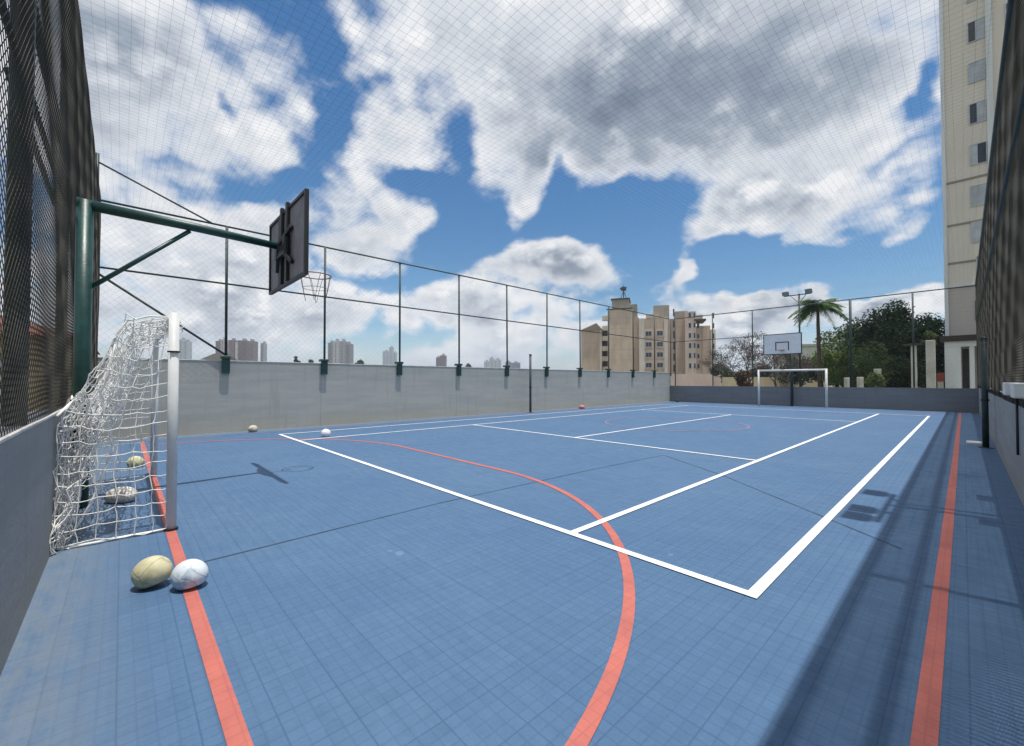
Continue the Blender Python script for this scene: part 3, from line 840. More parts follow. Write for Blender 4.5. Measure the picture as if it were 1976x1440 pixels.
def bwindow(T, u0, u1, z0, z1, d, parent, shutter=False, split=True):
    f = MB(T); k = .07
    f.box(u0, u1, d - .05, d + .02, z0, z0 + k); f.box(u0, u1, d - .05, d + .02, z1 - k, z1)
    f.box(u0, u0 + k, d - .05, d + .02, z0 + k, z1 - k); f.box(u1 - k, u1, d - .05, d + .02, z0 + k, z1 - k)
    if split: f.box((u0 + u1) / 2 - .03, (u0 + u1) / 2 + .03, d - .045, d + .015, z0 + k, z1 - k)
    fo = f.build("window", M_frame, parent)
    MB(T).box(u0 + k, u1 - k, d - .03, d - .012, z0 + k, z1 - k).build("pane", M_win, fo)
    if shutter:
        s = MB(T); s.box(u0 + k, u0 + k + (u1 - u0) * .42, d - .047, d - .035, z0 + k, z1 - k); s.build("shutter", M_winl, fo)
    return fo

def Z(y, D): return EYE + (735 - y) / 810 * D        # measured heights: metres from rows of the survey
def U(x, D): return (x - 988) / 810 * D
D1 = 110
AB = R(17.9)
_U0, _TF0 = U, TF
def U(x, D): return D / math.cos(AB) * math.tan(math.atan((x - 988) / 810) - AB)
_c, _s = math.cos(YAW - AB), math.sin(YAW - AB)
KD = 1 / math.cos(AB)
TF = Matrix(((_c, -_s, 0, 0), (_s, _c, 0, 0), (0, 0, 1, 0), (0, 0, 0, 1))) @ Matrix.Translation((0, 110 * (KD - 1), 0))
def ud(u, d, z=0):
    p = TF @ Vector((u, d, z)); return (p.x, p.y, z)
bA = empty("apartment_building", ud(U(1145, 120), 125), "low tan apartment wing with sloping roof and stacked balconies, left of the water tower block", "building", "tan apartment blocks behind the long wall")
MB(TF).box(U(1122, 118), U(1162, 118), 118, 132, -.3, Z(632, 118)).build("wall", M_tan, bA)
r_ = MB(TF); ul, ur, zl, zr = U(1120, 118), U(1164, 118), Z(634, 118), Z(620, 118)
r_.add([(ul, 117.5, zl), (ur, 117.5, zl + .02), (ur, 132.5, zl + .02), (ul, 132.5, zl), ((ul + ur) / 2 + 1.5, 117.5, zr), ((ul + ur) / 2 + 1.5, 132.5, zr)], [(0, 1, 4), (3, 5, 2), (0, 4, 5, 3), (1, 2, 5, 4), (0, 3, 2, 1)])
r_.build("roof", mat("tan_roof_tiles", (.30, .24, .17), .9, var=.2, vscale=2), bA)
MB(TF).box(U(1162.3, 118), U(1177, 118), 120, 131, -.3, Z(634, 118)).build("balcony_recess", M_roofd, bA)
for k in range(6):
    zb = Z(716, 118) + k * 2.95
    MB(TF).box(U(1162.3, 118), U(1177, 118), 118.3, 119.9, zb, zb + 1.35).build("balcony", M_trim, bA)
MB(TF).box(U(1158, 118), U(1162, 118), 117.8, 117.97, -.3, Z(632, 118)).build("corner_strip", M_trim, bA)

bB = empty("apartment_building", ud(U(1230, D1), D1 + 6), "tall tan block with rooftop antenna and a cream front with two window columns", "building", "tan apartment blocks behind the long wall")
MB(TF).box(U(1173, D1), U(1222, D1), D1, D1 + 12, -.3, Z(592, D1)).build("tower_wall", M_tan, bB)
MB(TF).box(U(1181, D1), U(1214, D1), D1 + 1, D1 + 8, Z(592, D1) + .003, Z(573, D1)).build("water_tank", mat_plaster("grey_tan_plaster", (.36, .32, .26)), bB)
MB(TF).box(U(1179, D1), U(1216, D1), D1 + .6, D1 + 8.4, Z(573, D1) + .003, Z(571, D1)).build("tank_roof", M_roofd, bB)
MB(TF).box(U(1171, D1), U(1224, D1), D1 - .4, D1 + 12.4, Z(592, D1) + .003, Z(590, D1)).build("tower_cornice", M_trim, bB) if False else None
an = MB(TF); au = U(1203, D1); az_ = Z(571, D1)
an.tube([(au, D1 + 3, az_), (au, D1 + 3, Z(543, D1))], .16, 6)
for q in (-1, 1):
    an.tube([(au + q * .9, D1 + 3, az_), (au + q * .15, D1 + 3, Z(556, D1))], .09, 5)
an.tube([(au - 1.0, D1 + 3, Z(549, D1)), (au + .8, D1 + 3, Z(547, D1))], .22, 6)
an.box(au - .7, au + .7, D1 + 2.6, D1 + 3.4, Z(553, D1), Z(546, D1))
an.build("antenna", M_roofd, bB)
MB(TF).box(U(1222, D1) + .01, U(1233, D1), D1 + 1, D1 + 12, -.3, Z(610, D1)).build("side_wall", M_brown, bB)
MB(TF).box(U(1216, D1), U(1230, D1), D1 + 2, D1 + 8, Z(592, D1) - 2.4, Z(583, D1)).build("stair_head", mat_plaster("green_grey_plaster", (.27, .27, .22)), bB)
MB(TF).box(U(1233, D1) + .01, U(1289, D1), D1 + .5, D1 + 13, -.3, Z(614, D1)).build("front_wall", M_tan, bB)
MB(TF).box(U(1247, D1), U(1272, D1), D1 + .3, D1 + 3, Z(614, D1) + .003, Z(606, D1)).build("parapet", M_pinkp, bB)
for (a, b) in ((1233.5, 1244), (1282, 1289)):
    MB(TF).box(U(a, D1) + .02, U(b, D1), D1 + .25, D1 + .497, -.3, Z(613.5, D1)).build("pilaster", M_trim, bB)
for yy in (640, 661, 681, 701):
    for (a, b) in ((1246, 1258), (1268, 1280)):
        MB(TF).box(U(a - 2, D1), U(b + 2, D1), D1 + .30, D1 + .497, Z(yy, D1) - 1.5, Z(yy, D1) + .35).build("window_surround", M_pinkp, bB)
        bwindow(TF, U(a, D1), U(b, D1), Z(yy, D1) - 1.15, Z(yy, D1) + .15, D1 + .27, bB)
for (a, b, c, d, z) in ((1262, 1293, 2, 8, 588), (1305, 1330, 3, 9, 600)):
    MB(TF).box(U(a, D1), U(b, D1), D1 + c, D1 + d, Z(615, D1) - 1.2, Z(z, D1)).build("roof_box", mat_plaster("grey_tan_plaster_%d" % a, (.40, .36, .29)), bB)
MB(TF).box(U(1289, D1) + .01, U(1322, D1), D1 + 1.2, D1 + 13, -.3, Z(618, D1)).build("recessed_wall", M_brown, bB)
for k in range(6):
    MB(TF).box(U(1300, D1), U(1303, D1), D1 + 1.1, D1 + 1.197, Z(718, D1) + k * 2.9, Z(718, D1) + k * 2.9 + 1.9).build("stair_window", M_win, bB)
MB(TF).box(U(1171, D1), U(1222, D1), D1 - .25, D1 - .003, Z(594, D1), Z(592, D1)).build("cornice", M_roofd, bB)

bC = empty("apartment_building", ud(U(1352, D1), D1 + 6), "pinkish apartment wing with dark overhanging eave, at the right end of the tan blocks", "building", "tan apartment blocks behind the long wall")
MB(TF).box(U(1322, D1) + .02, U(1343, D1), D1 - 1, D1 + 12, -.3, Z(606, D1)).build("wall", M_pinkp, bC)
MB(TF).box(U(1343, D1) + .03, U(1372, D1), D1 + .6, D1 + 12, -.3, Z(632, D1)).build("wall", M_tan, bC)
MB(TF).box(U(1372, D1) + .04, U(1382, D1), D1 + .2, D1 + 12, -.3, Z(640, D1)).build("wall", M_trim, bC)
MB(TF).box(U(1340, D1), U(1362, D1), D1 - 1.6, D1 + 5, Z(624, D1), Z(621, D1)).build("eave", M_roofd, bC)
MB(TF).box(U(1344, D1), U(1358, D1), D1 + 1, D1 + 5, Z(621, D1) + .01, Z(611, D1)).build("roof_box", M_pinkp, bC)
for k in range(6):
    zb = Z(712, D1) + k * 2.55
    bwindow(TF, U(1328.5, D1), U(1334, D1), zb, zb + 1.35, D1 - 1.0, bC, split=False)
    bwindow(TF, U(1338, D1), U(1342, D1), zb, zb + 1.35, D1 - 1.0, bC, split=False)
    bwindow(TF, U(1375, D1), U(1379.5, D1), zb - .2, zb + 1.2, D1 + .2, bC, split=False)
    if k < 5: bwindow(TF, U(1346, D1), U(1351, D1), zb, zb + 1.2, D1 + .6, bC, split=False)
MB(TF).box(U(1356, D1), U(1366, D1), D1 + .35, D1 + .597, -.3, Z(634, D1)).build("rib", M_brown, bC)

U, TF = _U0, _TF0
def ud(u, d, z=0): return (RX * u + FX * d, RY * u + FY * d, z)
gw = MB(TF).box(U(1290, 85), U(1400, 85), 85, 85.4, -.3, Z(722, 85)).build("garden_wall", M_pinkp)
tag(gw, "pale pink boundary wall at the foot of the tan apartment blocks", "wall")
gw = MB(TF).box(U(1396, 62), U(1600, 62), 62, 62.4, -.3, Z(728, 62)).build("garden_wall", mat_plaster("ochre_plaster", (.58, .49, .32)))
tag(gw, "low ochre wall seen through the far goal", "wall")
sh = empty("low_house", ud(U(1500, 75), 78), "long low pale pink house with brown roof seen behind the far goal", "house")
MB(TF).box(U(1465, 75), U(1600, 75), 75, 82, -.3, Z(719, 75)).build("wall", M_pinkp, sh)
MB(TF).box(U(1462, 75), U(1603, 75), 74.5, 82.5, Z(719, 75) + .003, Z(715, 75)).build("roof", M_brown, sh)
for k in range(7):
    bwindow(TF, U(1475 + k * 18, 75), U(1483 + k * 18, 75), .8, 1.9, 75, sh, split=False)
ph = empty("pale_house", ud(U(1565, 95), 99), "pale greenish house behind the palm tree", "house")
MB(TF).box(U(1535, 95), U(1602, 95), 95, 103, -.3, Z(668, 95)).build("wall", mat_plaster("pale_green_plaster", (.55, .57, .48)), ph)
MB(TF).box(U(1532, 95), U(1605, 95), 94.5, 103.5, Z(668, 95) + .003, Z(664, 95)).build("roof", mat("grey_roof", (.35, .36, .34), .8), ph)
for k in range(3): bwindow(TF, U(1545 + k * 18, 95), U(1553 + k * 18, 95), 3.5, 5.0, 95, ph)

# apartment tower at the right edge
def twx(x, Y): return Y * math.tan(math.atan((x - 988) / 810) - YAW)
TY = 43.0
tw = empty("apartment_tower", (6, TY + 7, 0), "tall beige apartment tower at the right edge with one visible column of sliding windows", "building")
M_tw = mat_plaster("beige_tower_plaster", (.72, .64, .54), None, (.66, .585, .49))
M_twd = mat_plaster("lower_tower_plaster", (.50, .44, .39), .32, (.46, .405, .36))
M_twl = mat_plaster("white_tower_strip", (.72, .72, .70))
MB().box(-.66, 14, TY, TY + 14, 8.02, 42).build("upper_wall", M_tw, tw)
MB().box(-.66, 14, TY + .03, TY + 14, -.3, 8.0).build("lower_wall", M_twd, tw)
MB().box(-.86, -.664, TY - .12, TY + 14, -.3, 42).build("corner_strip", M_twl, tw)
MB().box(1.32, 1.62, TY - .14, TY - .003, 4.9, 42).build("pilaster", M_twl, tw)
for z in (15.4, 12.35, 9.65):
    MB().box(-.66, 1.316, TY - .05, TY - .003, z, z + .14).build("floor_band", mat_plaster("brown_band_%d" % z, (.30, .26, .21)), tw)
for z in (8.02,):
    MB().box(-.66, 1.316, TY - .10, TY - .003, z, z + .16).build("floor_band", M_twl, tw)
for k in range(12):
    z0 = 10.3 + 2.9 * k - (.15 if k == 0 else 0)
    if k == 0: z0 = 8.75
    if k == 1: z0 = 10.75 + .2
    if k >= 2: z0 = 13.45 + 2.87 * (k - 2)
    x0 = .52 if k > 0 else .72
    fo = MB(); x1 = 1.30; h = 1.45 if k else 1.25; kk = .05
    fo.box(x0 - .03, x1, TY - .07, TY - .003, z0, z0 + kk); fo.box(x0 - .03, x1, TY - .07, TY - .003, z0 + h - kk, z0 + h)
    fo.box(x0 - .03, x0 + .02, TY - .07, TY - .003, z0 + kk, z0 + h - kk); fo.box(x1 - .05, x1, TY - .07, TY - .003, z0 + kk, z0 + h - kk)
    wdw = fo.build("window", M_frame, tw)
    st_ = (3, 0, 3, 3, 1, 2, 1, 0, 1, 3, 2, 1)[k]
    st_ = {0: 3, 1: 2, 2: 2, 3: 1, 4: 0, 5: 2, 6: 0, 7: 1, 8: 0, 9: 2, 10: 1, 11: 0}[k]
    xm = (x0 + x1) / 2 - .05
    if st_ == 3: MB().box(x0 + .02, x1 - .05, TY - .04, TY - .02, z0 + kk, z0 + h - kk).build("pane", M_win, wdw)
    if st_ == 2: MB().box(x0 + .02, x1 - .05, TY - .045, TY - .02, z0 + kk, z0 + h - kk).build("shutter", M_winl, wdw)
    if st_ == 0:
        MB().box(x0 + .02, xm, TY - .03, TY - .015, z0 + kk, z0 + h - kk).build("pane", M_win, wdw)
        MB().box(xm + .002, x1 - .05, TY - .05, TY - .03, z0 + kk, z0 + h - kk).build("shutter", M_winl, wdw)
    if st_ == 1:
        MB().box(x0 + .02, xm, TY - .05, TY - .03, z0 + kk, z0 + h - kk).build("shutter", M_winl, wdw)
        MB().box(xm + .002, x1 - .05, TY - .03, TY - .015, z0 + kk, z0 + h - kk).build("pane", M_win, wdw)
wd = MB().box(.60, .92, TY - .03, TY + .027, 5.55, 6.95).build("small_window", M_win, tw)
# further windows to the right of the pilaster (seen only through the fence)
for k in range(11):
    f = MB().box(2.2, 3.6, TY - .05, TY - .003, 10.9 + 2.87 * k, 12.3 + 2.87 * k).build("window", M_frame, tw)
    MB().box(2.27, 3.53, TY - .056, TY - .0505, 10.97 + 2.87 * k, 12.23 + 2.87 * k).build("pane", M_win, f)

# portico and pergola in front of the tower
po = empty("entrance_portico", (0.3, 41.2, 0), "dark flat canopy on white columns at the foot of the beige tower", "portico")
MB().box(-1.05, 3.2, 40.4, 42.8, 4.05, 4.42).build("canopy", mat("dark_brown_canopy", (.030, .022, .020), .7), po)
MB().box(-.86, 3.2, 40.62, 40.9, 3.68, 4.045).build("beam", M_twl, po)
for (a, b) in ((-.86, -.10), (.28, .50), (.95, 1.15)):
    MB().box(a, b, 40.65, 40.95, -.28, 3.675).build("column", M_twl, po)
MB().box(-.05, .26, 42.2, 42.4, -.28, 3.6).build("dark_door", M_roofd, po)
M_pil = mat("cream_pillar", (.50, .48, .40), .85, var=.15, vscale=1.2)
for i, (x, wd_, h, lb) in enumerate(((-2.32, .30, 3.85, "slim cream pergola pillar with dark cap, standing apart left of the tower"),
                                    (-1.50, .46, 4.15, "broad cream pergola pillar with climbing plant beside the portico"))):
    e = empty("pergola_pillar", (x, 40, 0), lb, "pillar", "cream pergola pillars")
    MB().box(x - wd_ / 2, x + wd_ / 2, 40 - wd_ / 2, 40 + wd_ / 2, -.28, h, .02).build("shaft", M_pil, e)
    if i == 0: MB().box(x - .5, x + .38, 39.7, 40.3, h + .001, h + .12).build("cap", M_roofd, e)
for i, (xx, zt, w_, lb) in enumerate(((1697, 712, .34, "taller cream gate post among the bushes behind the far wall"), (1663, 728, .3, "short cream gate post left of the taller gate post"), (1637, 729, .22, "thin low cream post beside the thick fence pole"))):
    D = 31
    e = MB(TF).box(U(xx, D) - w_ / 2, U(xx, D) + w_ / 2, D, D + .3, -.28, Z(zt, D), .02).build("gate_post", M_pil)
    tag(e, lb, "post", "cream posts behind the far wall")
# red bench and sign by the portico
e = empty("garden_bench", (-1.05, 40.9, 0), "faded red garden bench between pillars left of the portico", "bench")
MB().box(-1.25, -.9, 40.55, 40.95, 1.35, 1.45).build("seat", mat("faded_red_paint", (.36, .08, .06), .6), e)
MB().box(-1.25, -.9, 40.955, 41.0, 1.455, 1.95).build("backrest", mat("faded_red_paint", (.36, .08, .06), .6), e)
MB().box(-1.22, -.93, 40.6, 40.9, -.28, 1.345).build("base", M_pil, e)

# ------------------------------------------------------------------ town on the horizon
def cityblock(name, parts, D, label, col, wins=True, grp="far blocks on the horizon"):
    x0 = min(p[0] for p in parts); x1 = max(p[1] for p in parts)
    e = empty(name, ud(U((x0 + x1) / 2, D), D + 10), label, "building", grp)
    for i, (a, b, yt) in enumerate(parts):
        c = col[i % len(col)]
        MB(TF).box(U(a, D) + .05, U(b, D), D + i * .3, D + 8 + i, -.3, Z(yt, D)).build("wall", mat_plaster("city_plaster_%s_%d" % (label[:9].replace(' ', '_'), i), c, 2.9), e)
        if wins and b - a > 5:
            n = max(1, int((b - a) / 6)); wn = MB(TF)
            for q in range(n):
                for zz_ in range(int(Z(yt, D) / 3)):
                    uu = U(a, D) + (U(b, D) - U(a, D)) * (q + .5) / n
                    wn.box(uu - .7, uu + .7, D + i * .3 - .1, D + i * .3 - .02, 1.2 + zz_ * 3.0, 2.5 + zz_ * 3.0)
            wn.build("window_rows", mat("city_window", (.10, .11, .13), .4), e)
        MB(TF).box(U(a, D) + (U(b, D) - U(a, D)) * .35, U(b, D) - (U(b, D) - U(a, D)) * .3, D + 3, D + 7, Z(yt, D) + .002, Z(yt, D) + 2.6).build("roof_box", mat("city_roof_box", (.35, .33, .31), .9), e)
    return e
cityblock("tower_block", [(344, 352, 655), (352.2, 361, 658)], 620, "pale grey twin slab on the horizon just right of the near goal post", [(.50, .52, .55)])
cityblock("tower_block", [(415, 424, 658), (424.2, 432, 655), (440, 450, 656)], 520, "brown and cream tower block on the horizon behind the first fence post", [(.20, .15, .14), (.50, .45, .42), (.22, .16, .15)])
cityblock("tower_block", [(453, 458, 660), (458.2, 474, 657), (474.2, 488, 658)], 520, "brown tower block on the horizon right of the first fence post", [(.55, .50, .46), (.19, .14, .135), (.24, .19, .18)])
cityblock("tower_block", [(502, 508, 662)], 560, "very thin grey tower on the horizon right of the brown blocks", [(.40, .39, .40)])
cityblock("tower_block", [(632, 641, 661), (641.2, 653, 658), (653.2, 665, 658), (665.2, 675, 663)], 480, "wide pale grey apartment slab on the horizon right of the second fence post", [(.30, .29, .30), (.52, .51, .50), (.38, .37, .38)])
cityblock("tower_block", [(738, 750, 678), (750.2, 758, 670), (758.2, 764, 680)], 900, "hazy pale stepped tower on the horizon left of the third fence post", [(.50, .54, .58)])
cityblock("tower_block", [(841, 848, 690), (848.2, 860, 686)], 600, "small dark brown block on the horizon between the third and fourth fence posts", [(.24, .20, .20)])
cityblock("tower_block", [(934, 944, 697), (944.2, 953, 691), (953.2, 967, 694)], 800, "low cluster of pale blocks on the horizon left of the fifth fence post", [(.52, .54, .56)])
cityblock("tower_block", [(975, 986, 698), (986.2, 1004, 700)], 800, "low dark grey sheds on the horizon just right of the fifth fence post", [(.22, .22, .24)], False)
hse = empty("dark_roofed_house", ud(U(403, 150), 153), "dark gabled roof peeping over the long wall left of the first fence post", "house", None)
r_ = MB(TF); D = 150; a, b = U(378, D), U(432, D); zt = Z(681, D); zl = Z(697, D)
r_.add([(a, D, zl), (b, D, zl), (b, D + 9, zl), (a, D + 9, zl), ((a + b) / 2 - 1.5, D + 4, zt), ((a + b) / 2 + 3.5, D + 4, zt)], [(0, 1, 5, 4), (1, 2, 5), (2, 3, 4, 5), (3, 0, 4), (3, 2, 1, 0)])
r_.build("roof", M_roofd, hse)
MB(TF).box(a + .5, b - .5, D + .5, D + 8.5, -.3, zl - .002).build("wall", M_brown, hse)

# house seen through the netting at the far left
hl = empty("tiled_house", (-27, -5, 0), "ochre house with red-brown tiled roof seen through the netting at the left edge", "house")
MB().box(-33, -21, -11, -1.15, -.3, 2.9).build("wall", mat_plaster("ochre_house_plaster", (.50, .37, .20)), hl)
r_ = MB(); r_.add([(-33.5, -11.5, 2.903), (-20.5, -11.5, 2.903), (-20.5, -.9, 2.903), (-33.5, -.9, 2.903), (-31, -6, 4.6), (-23, -6, 4.6)], [(0, 1, 5, 4), (1, 2, 5), (2, 3, 4, 5), (3, 0, 4), (3, 2, 1, 0)])
r_.build("roof", mat("red_brown_tiles", (.22, .085, .055), .85, var=.3, vscale=3), hl)
for y in (-3.4, -6.2, -9): 
    f = MB().box(-21, -20.94, y - .6, y + .6, .9, 2.1).build("window", M_frame, hl)
    MB().box(-20.94, -20.93, y - .53, y + .53, .97, 2.03).build("pane", M_win, f)

# ------------------------------------------------------------------ trees and plants
def leafcloud(mb, c, rad, n, size, rr, lumps=9, flat_=1.0, hollow=.35):
    """leaf faces spread through several overlapping clumps inside an ellipsoid"""
    cl = []
    for _ in range(lumps):
        while True:
            p = Vector((rr.uniform(-1, 1), rr.uniform(-1, 1), rr.uniform(-1, 1)))
            if p.length < 1: break
        p *= .80
        cl.append((Vector((p.x * rad[0], p.y * rad[1], p.z * rad[2])), rr.uniform(.36, .60) * min(rad[0], rad[2])))
    for k in range(n):
        q, r = cl[k % lumps]
        d = Vector((rr.gauss(0, 1), rr.gauss(0, 1), rr.gauss(0, 1)))
        if d.length < .01: continue
        d.normalize()
        d.z *= flat_
        p = Vector(c) + q + d * r * (hollow + (1 - hollow) * rr.random() ** .6) * rr.uniform(.85, 1.12)
        a = Vector((rr.gauss(0, 1), rr.gauss(0, 1), rr.gauss(0, .7))).normalized()
        b = a.cross(Vector((rr.gauss(0, 1), rr.gauss(0, 1), rr.gauss(0, 1)))).normalized()
        s_ = size * rr.uniform(.6, 1.4)
        mb.add([p - a * s_, p + b * s_ * .5, p + a * s_, p - b * s_ * .5], [(0, 1, 2, 3)])
def tree(name, u, d, h, rad, zc, label, m1, n=5000, size=.13, lumps=12, seed=0, trunk_r=.16, grp="trees behind the far wall", cat="tree", limbs=6):
    rr = random.Random(seed)
    P = ud(u, d)
    e = empty(name, (P[0], P[1], -.28), label, cat, grp)
    t = MB()
    t.tube([(P[0], P[1], -.28), (P[0] + .08, P[1], zc * .35), (P[0] - .05, P[1] + .05, zc * .7), (P[0], P[1], zc)], [trunk_r, trunk_r * .8, trunk_r * .6, trunk_r * .35], 8)
    for k in range(limbs):
        a = rr.uniform(0, 6.28); L = rr.uniform(.45, .8)
        z0 = zc * rr.uniform(.35, .8)
        t.tube([(P[0], P[1], z0), (P[0] + math.cos(a) * rad[0] * L * .5, P[1] + math.sin(a) * rad[1] * L * .5, z0 + (zc - z0) * .6), (P[0] + math.cos(a) * rad[0] * L, P[1] + math.sin(a) * rad[1] * L, zc + rr.uniform(-.3, .5) * rad[2])], [trunk_r * .45, trunk_r * .3, trunk_r * .12], 6)
    t.build("trunk", M_bark, e, True)
    c = MB(); leafcloud(c, (P[0], P[1], zc), rad, n, size, rr, lumps)
    c.build("crown", m1, e)
    return e
M_bark = mat("bark", (.085, .065, .05), .95, var=.35, vscale=6, bump=.4)
L_dark = mat_leaf("dark_foliage", (.036, .072, .020), (.062, .112, .032))
L_mid = mat_leaf("olive_foliage", (.13, .18, .04), (.07, .12, .03))
L_yel = mat_leaf("yellow_green_foliage", (.20, .27, .05), (.11, .18, .035))
L_far = mat_leaf("far_foliage", (.04, .065, .03), (.06, .085, .03), .3)
L_purple = mat_leaf("dry_purple_leaves", (.11, .075, .075), (.075, .055, .055))
tree("dense_tree", U(1668, 41), 41, 6, (2.7, 2.4, 3.0), 4.2, "dark dense tree directly behind the thick fence pole", L_dark, 11000, .13, 18, 11)
tree("dense_tree", U(1712, 40), 40, 8, (2.6, 2.3, 3.7), 4.6, "dark dense tree with ragged top, second of the dark trees from the left", L_dark, 12000, .13, 20, 12)
tree("dense_tree", U(1748, 38), 38, 8.7, (2.5, 2.2, 4.1), 4.6, "tallest dark dense tree, midway between thick fence pole and tower", L_dark, 13000, .13, 22, 13)
tree("dense_tree", U(1795, 35.5), 35.5, 8.2, (2.1, 1.9, 4.1), 4.5, "dark dense tree touching the left corner of the beige tower", L_dark, 12000, .12, 20, 14)
tree("dense_tree", U(1730, 34), 34, 3.6, (3.4, 1.8, 2.3), 1.9, "low dark bushy tree behind the cream gate posts", L_dark, 6000, .12, 12, 15, trunk_r=.1)
tree("dense_tree", U(1700, 46), 46, 6.5, (5.2, 2.5, 3.6), 3.4, "dark tree filling the back of the dark grove", L_dark, 12000, .17, 24, 16)
tree("leafy_tree", U(1612, 37), 37, 6, (1.9, 1.8, 2.7), 3.2, "sunlit yellow green tree between palm trunk and thick fence pole", L_yel, 6500, .11, 13, 17)
tree("leafy_tree", U(1668, 34), 34, 4, (2.3, 1.8, 2.1), 2.5, "olive green bushy tree in front of the dark grove", L_mid, 6000, .11, 12, 18)
tree("shrub", U(1700, 30.6), 30.6, 2.2, (.9, .7, .7), 1.45, "pale olive shrub above the gate posts", L_mid, 1800, .08, 8, 19, trunk_r=.05, cat="shrub", grp="shrubs behind the far wall")
tree("shrub", U(1788, 29.8), 29.6, 4.6, (.75, .6, .45), 4.35, "climbing green shrub on top of the pergola pillars", L_mid, 1300, .08, 7, 20, trunk_r=.04, cat="shrub", grp="shrubs behind the far wall")
tree("leafy_tree", U(1545, 60), 60, 4, (3.2, 2.4, 2.2), 2.8, "green tree behind the far hoop's post, under the white board", L_far, 4500, .18, 11, 21)
tree("leafy_tree", U(1470, 68), 68, 4, (4.2, 2.8, 1.9), 2.6, "wide low green tree left of the white board", L_far, 5000, .2, 12, 22)
tree("leafy_tree", U(1405, 75), 75, 4, (3.2, 2.8, 2.0), 2.6, "small green tree at the right foot of the tan apartment blocks", L_far, 4000, .2, 10, 23)
tree("leafy_tree", U(1585, 50), 50, 4, (2.2, 2.0, 1.9), 2.6, "green tree at the foot of the palm", L_far, 3500, .16, 10, 24)

# nearly bare purple-brown tree
def bare_tree(u, d, h, label, seed):
    rr = random.Random(seed); P = Vector(ud(u, d, -.28))
    e = empty("bare_tree", tuple(P), label, "tree", "trees behind the far wall")
    t = MB(); lf = MB()
    def br(p, dr, L, r, lv):
        q = p + dr * L * .5 + Vector((rr.gauss(0, .05), rr.gauss(0, .05), 0)) * L
        e_ = q + (dr + Vector((rr.gauss(0, .15), rr.gauss(0, .15), rr.gauss(0, .1)))).normalized() * L * .5
        t.tube([p, q, e_], [r, r * .8, r * .6], 5 if lv < 3 else 3, False)
        if lv >= 5:
            for _ in range(16):
                c = e_ + Vector((rr.gauss(0, .22), rr.gauss(0, .22), rr.gauss(0, .16)))
                a = Vector((rr.gauss(0, 1), rr.gauss(0, 1), rr.gauss(0, 1))).normalized() * .07
                b = a.cross(Vector((rr.gauss(0, 1), rr.gauss(0, 1), 1))).normalized() * .04
                lf.add([c - a, c + b, c + a, c - b], [(0, 1, 2, 3)])
            return
        for k in range(3 if lv < 3 else 2):
            nd = (dr + Vector((rr.gauss(0, .5), rr.gauss(0, .5), rr.gauss(.05, .25)))).normalized()
            br(e_, nd, L * rr.uniform(.62, .85), r * .6, lv + 1)
    for k in range(3):
        br(P + Vector((rr.uniform(-.2, .2), rr.uniform(-.2, .2), 0)), Vector((rr.gauss(0, .3), rr.gauss(0, .3), 1)).normalized(), h * .30, .10, 0)
    t.build("trunk", mat("purple_bark", (.10, .075, .075), .95, var=.2), e, True)
    lf.build("crown", L_purple, e)
bare_tree(U(1445, 44), 44, 6.6, "nearly bare purplish tree left of the far white basketball board", 5)
bare_tree(U(1500, 47), 47, 6.0, "nearly bare purplish tree behind the far white basketball board", 9)
tree("shrub", U(1437, 36), 36, 2, (.75, .7, .85), 1.5, "dark reddish bush just over the far wall left of the far goal", mat_leaf("red_brown_foliage", (.10, .035, .03), (.05, .03, .02)), 1800, .08, 8, 31, trunk_r=.05, cat="shrub", grp="shrubs behind the far wall")

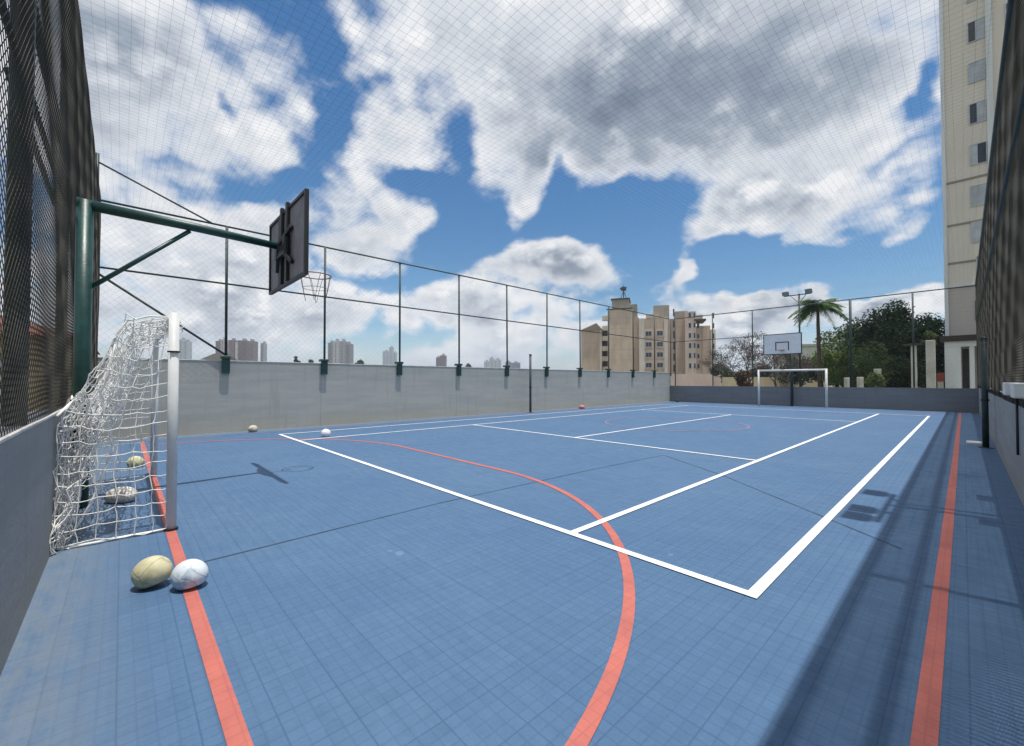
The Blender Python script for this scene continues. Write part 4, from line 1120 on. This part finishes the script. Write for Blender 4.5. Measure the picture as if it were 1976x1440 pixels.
# palm
def palm(u, d, h, label, R_=2.05, n=38, seed=2, grp=None):
    rr = random.Random(seed); P = ud(u, d)
    e = empty("palm_tree", (P[0], P[1], -.28), label, "palm tree", grp)
    t = MB(); t.tube([(P[0] + .1, P[1], -.28), (P[0] + .05, P[1], h * .4), (P[0], P[1], h * .8), (P[0], P[1], h)], [.19, .15, .13, .10], 10)
    t.build("trunk", M_bark, e, True)
    c = MB(); top = Vector((P[0], P[1], h))
    for k in range(n):
        a = 6.283 * k / n + rr.uniform(-.15, .15); el_ = rr.uniform(-.1, 1.15)
        dirh = Vector((math.cos(a), math.sin(a), 0)); L = R_ * rr.uniform(.85, 1.15)
        pts = []
        for s_ in range(13):
            s = s_ / 12
            pts.append(top + dirh * L * s * math.cos(el_ * (1 - s * .4)) + Vector((0, 0, L * (math.sin(el_) * s - .75 * s * s * (1.1 - .3 * el_)))))
        c.tube(pts, [.025 * (1 - .7 * i / 12) for i in range(13)], 4, False)
        side_ = dirh.cross(Vector((0, 0, 1)))
        for i in range(1, 13):
            for sub in (0, .33, .66):
                p = pts[i - 1].lerp(pts[i], sub)
                fl = (.75 * math.sin(math.pi * min(1, .15 + .85 * i / 13)) + .08) * rr.uniform(.8, 1.1)
                for sg in (-1, 1):
                    tip = p + side_ * sg * fl * .8 + dirh * fl * .35 + Vector((0, 0, -fl * rr.uniform(.25, .6)))
                    wv_ = dirh * .05
                    c.add([p - wv_, p + wv_, tip], [(0, 1, 2)])
    c.build("crown", mat_leaf("palm_fronds", (.11, .22, .06), (.07, .15, .04)), e)
palm(U(1580, 36), 36, Z(592, 36), "palm tree with drooping green crown right of the far floodlight pole")

# tree clumps on the horizon
for i, (xx, yt, wd_, D, lb) in enumerate(((571, 684, 9, 220, "small pointed dark tree on the horizon left of the second fence post"), (601, 693, 16, 260, "low dark tree clump on the horizon touching the second fence post"),
        (692, 690, 18, 240, "rounded green tree on the horizon right of the pale grey slab"), (530, 697, 16, 300, "faint low tree line on the horizon between first and second fence posts"), (905, 699, 14, 350, "faint small trees on the horizon left of the fifth fence post"))):
    hh = Z(yt, D)
    tree("distant_tree", U(xx, D), D, hh, (wd_ / 810 * D * .62, 3, hh * .5), hh * .52, lb, L_far, 2500, .5, 12, 40 + i, grp="trees on the horizon", limbs=2)

# ------------------------------------------------------------------ air
hm = bpy.data.materials.new("thin_air"); hm.use_nodes = True
hm.node_tree.nodes.clear()
hv = hm.node_tree.nodes.new('ShaderNodeVolumePrincipled')
hv.inputs['Color'].default_value = (.80, .88, 1.0, 1)
hv.inputs['Density'].default_value = 0.00035
hv.inputs['Anisotropy'].default_value = 0.2
ho = hm.node_tree.nodes.new('ShaderNodeOutputMaterial')
hm.node_tree.links.new(hv.outputs[0], ho.inputs['Volume'])
hzb = MB().box(-3010, 3010, -3010, 3010, -1.4, 62).build("haze", hm)
tag(hzb, "thin pale haze over the town", "haze", kind="stuff")
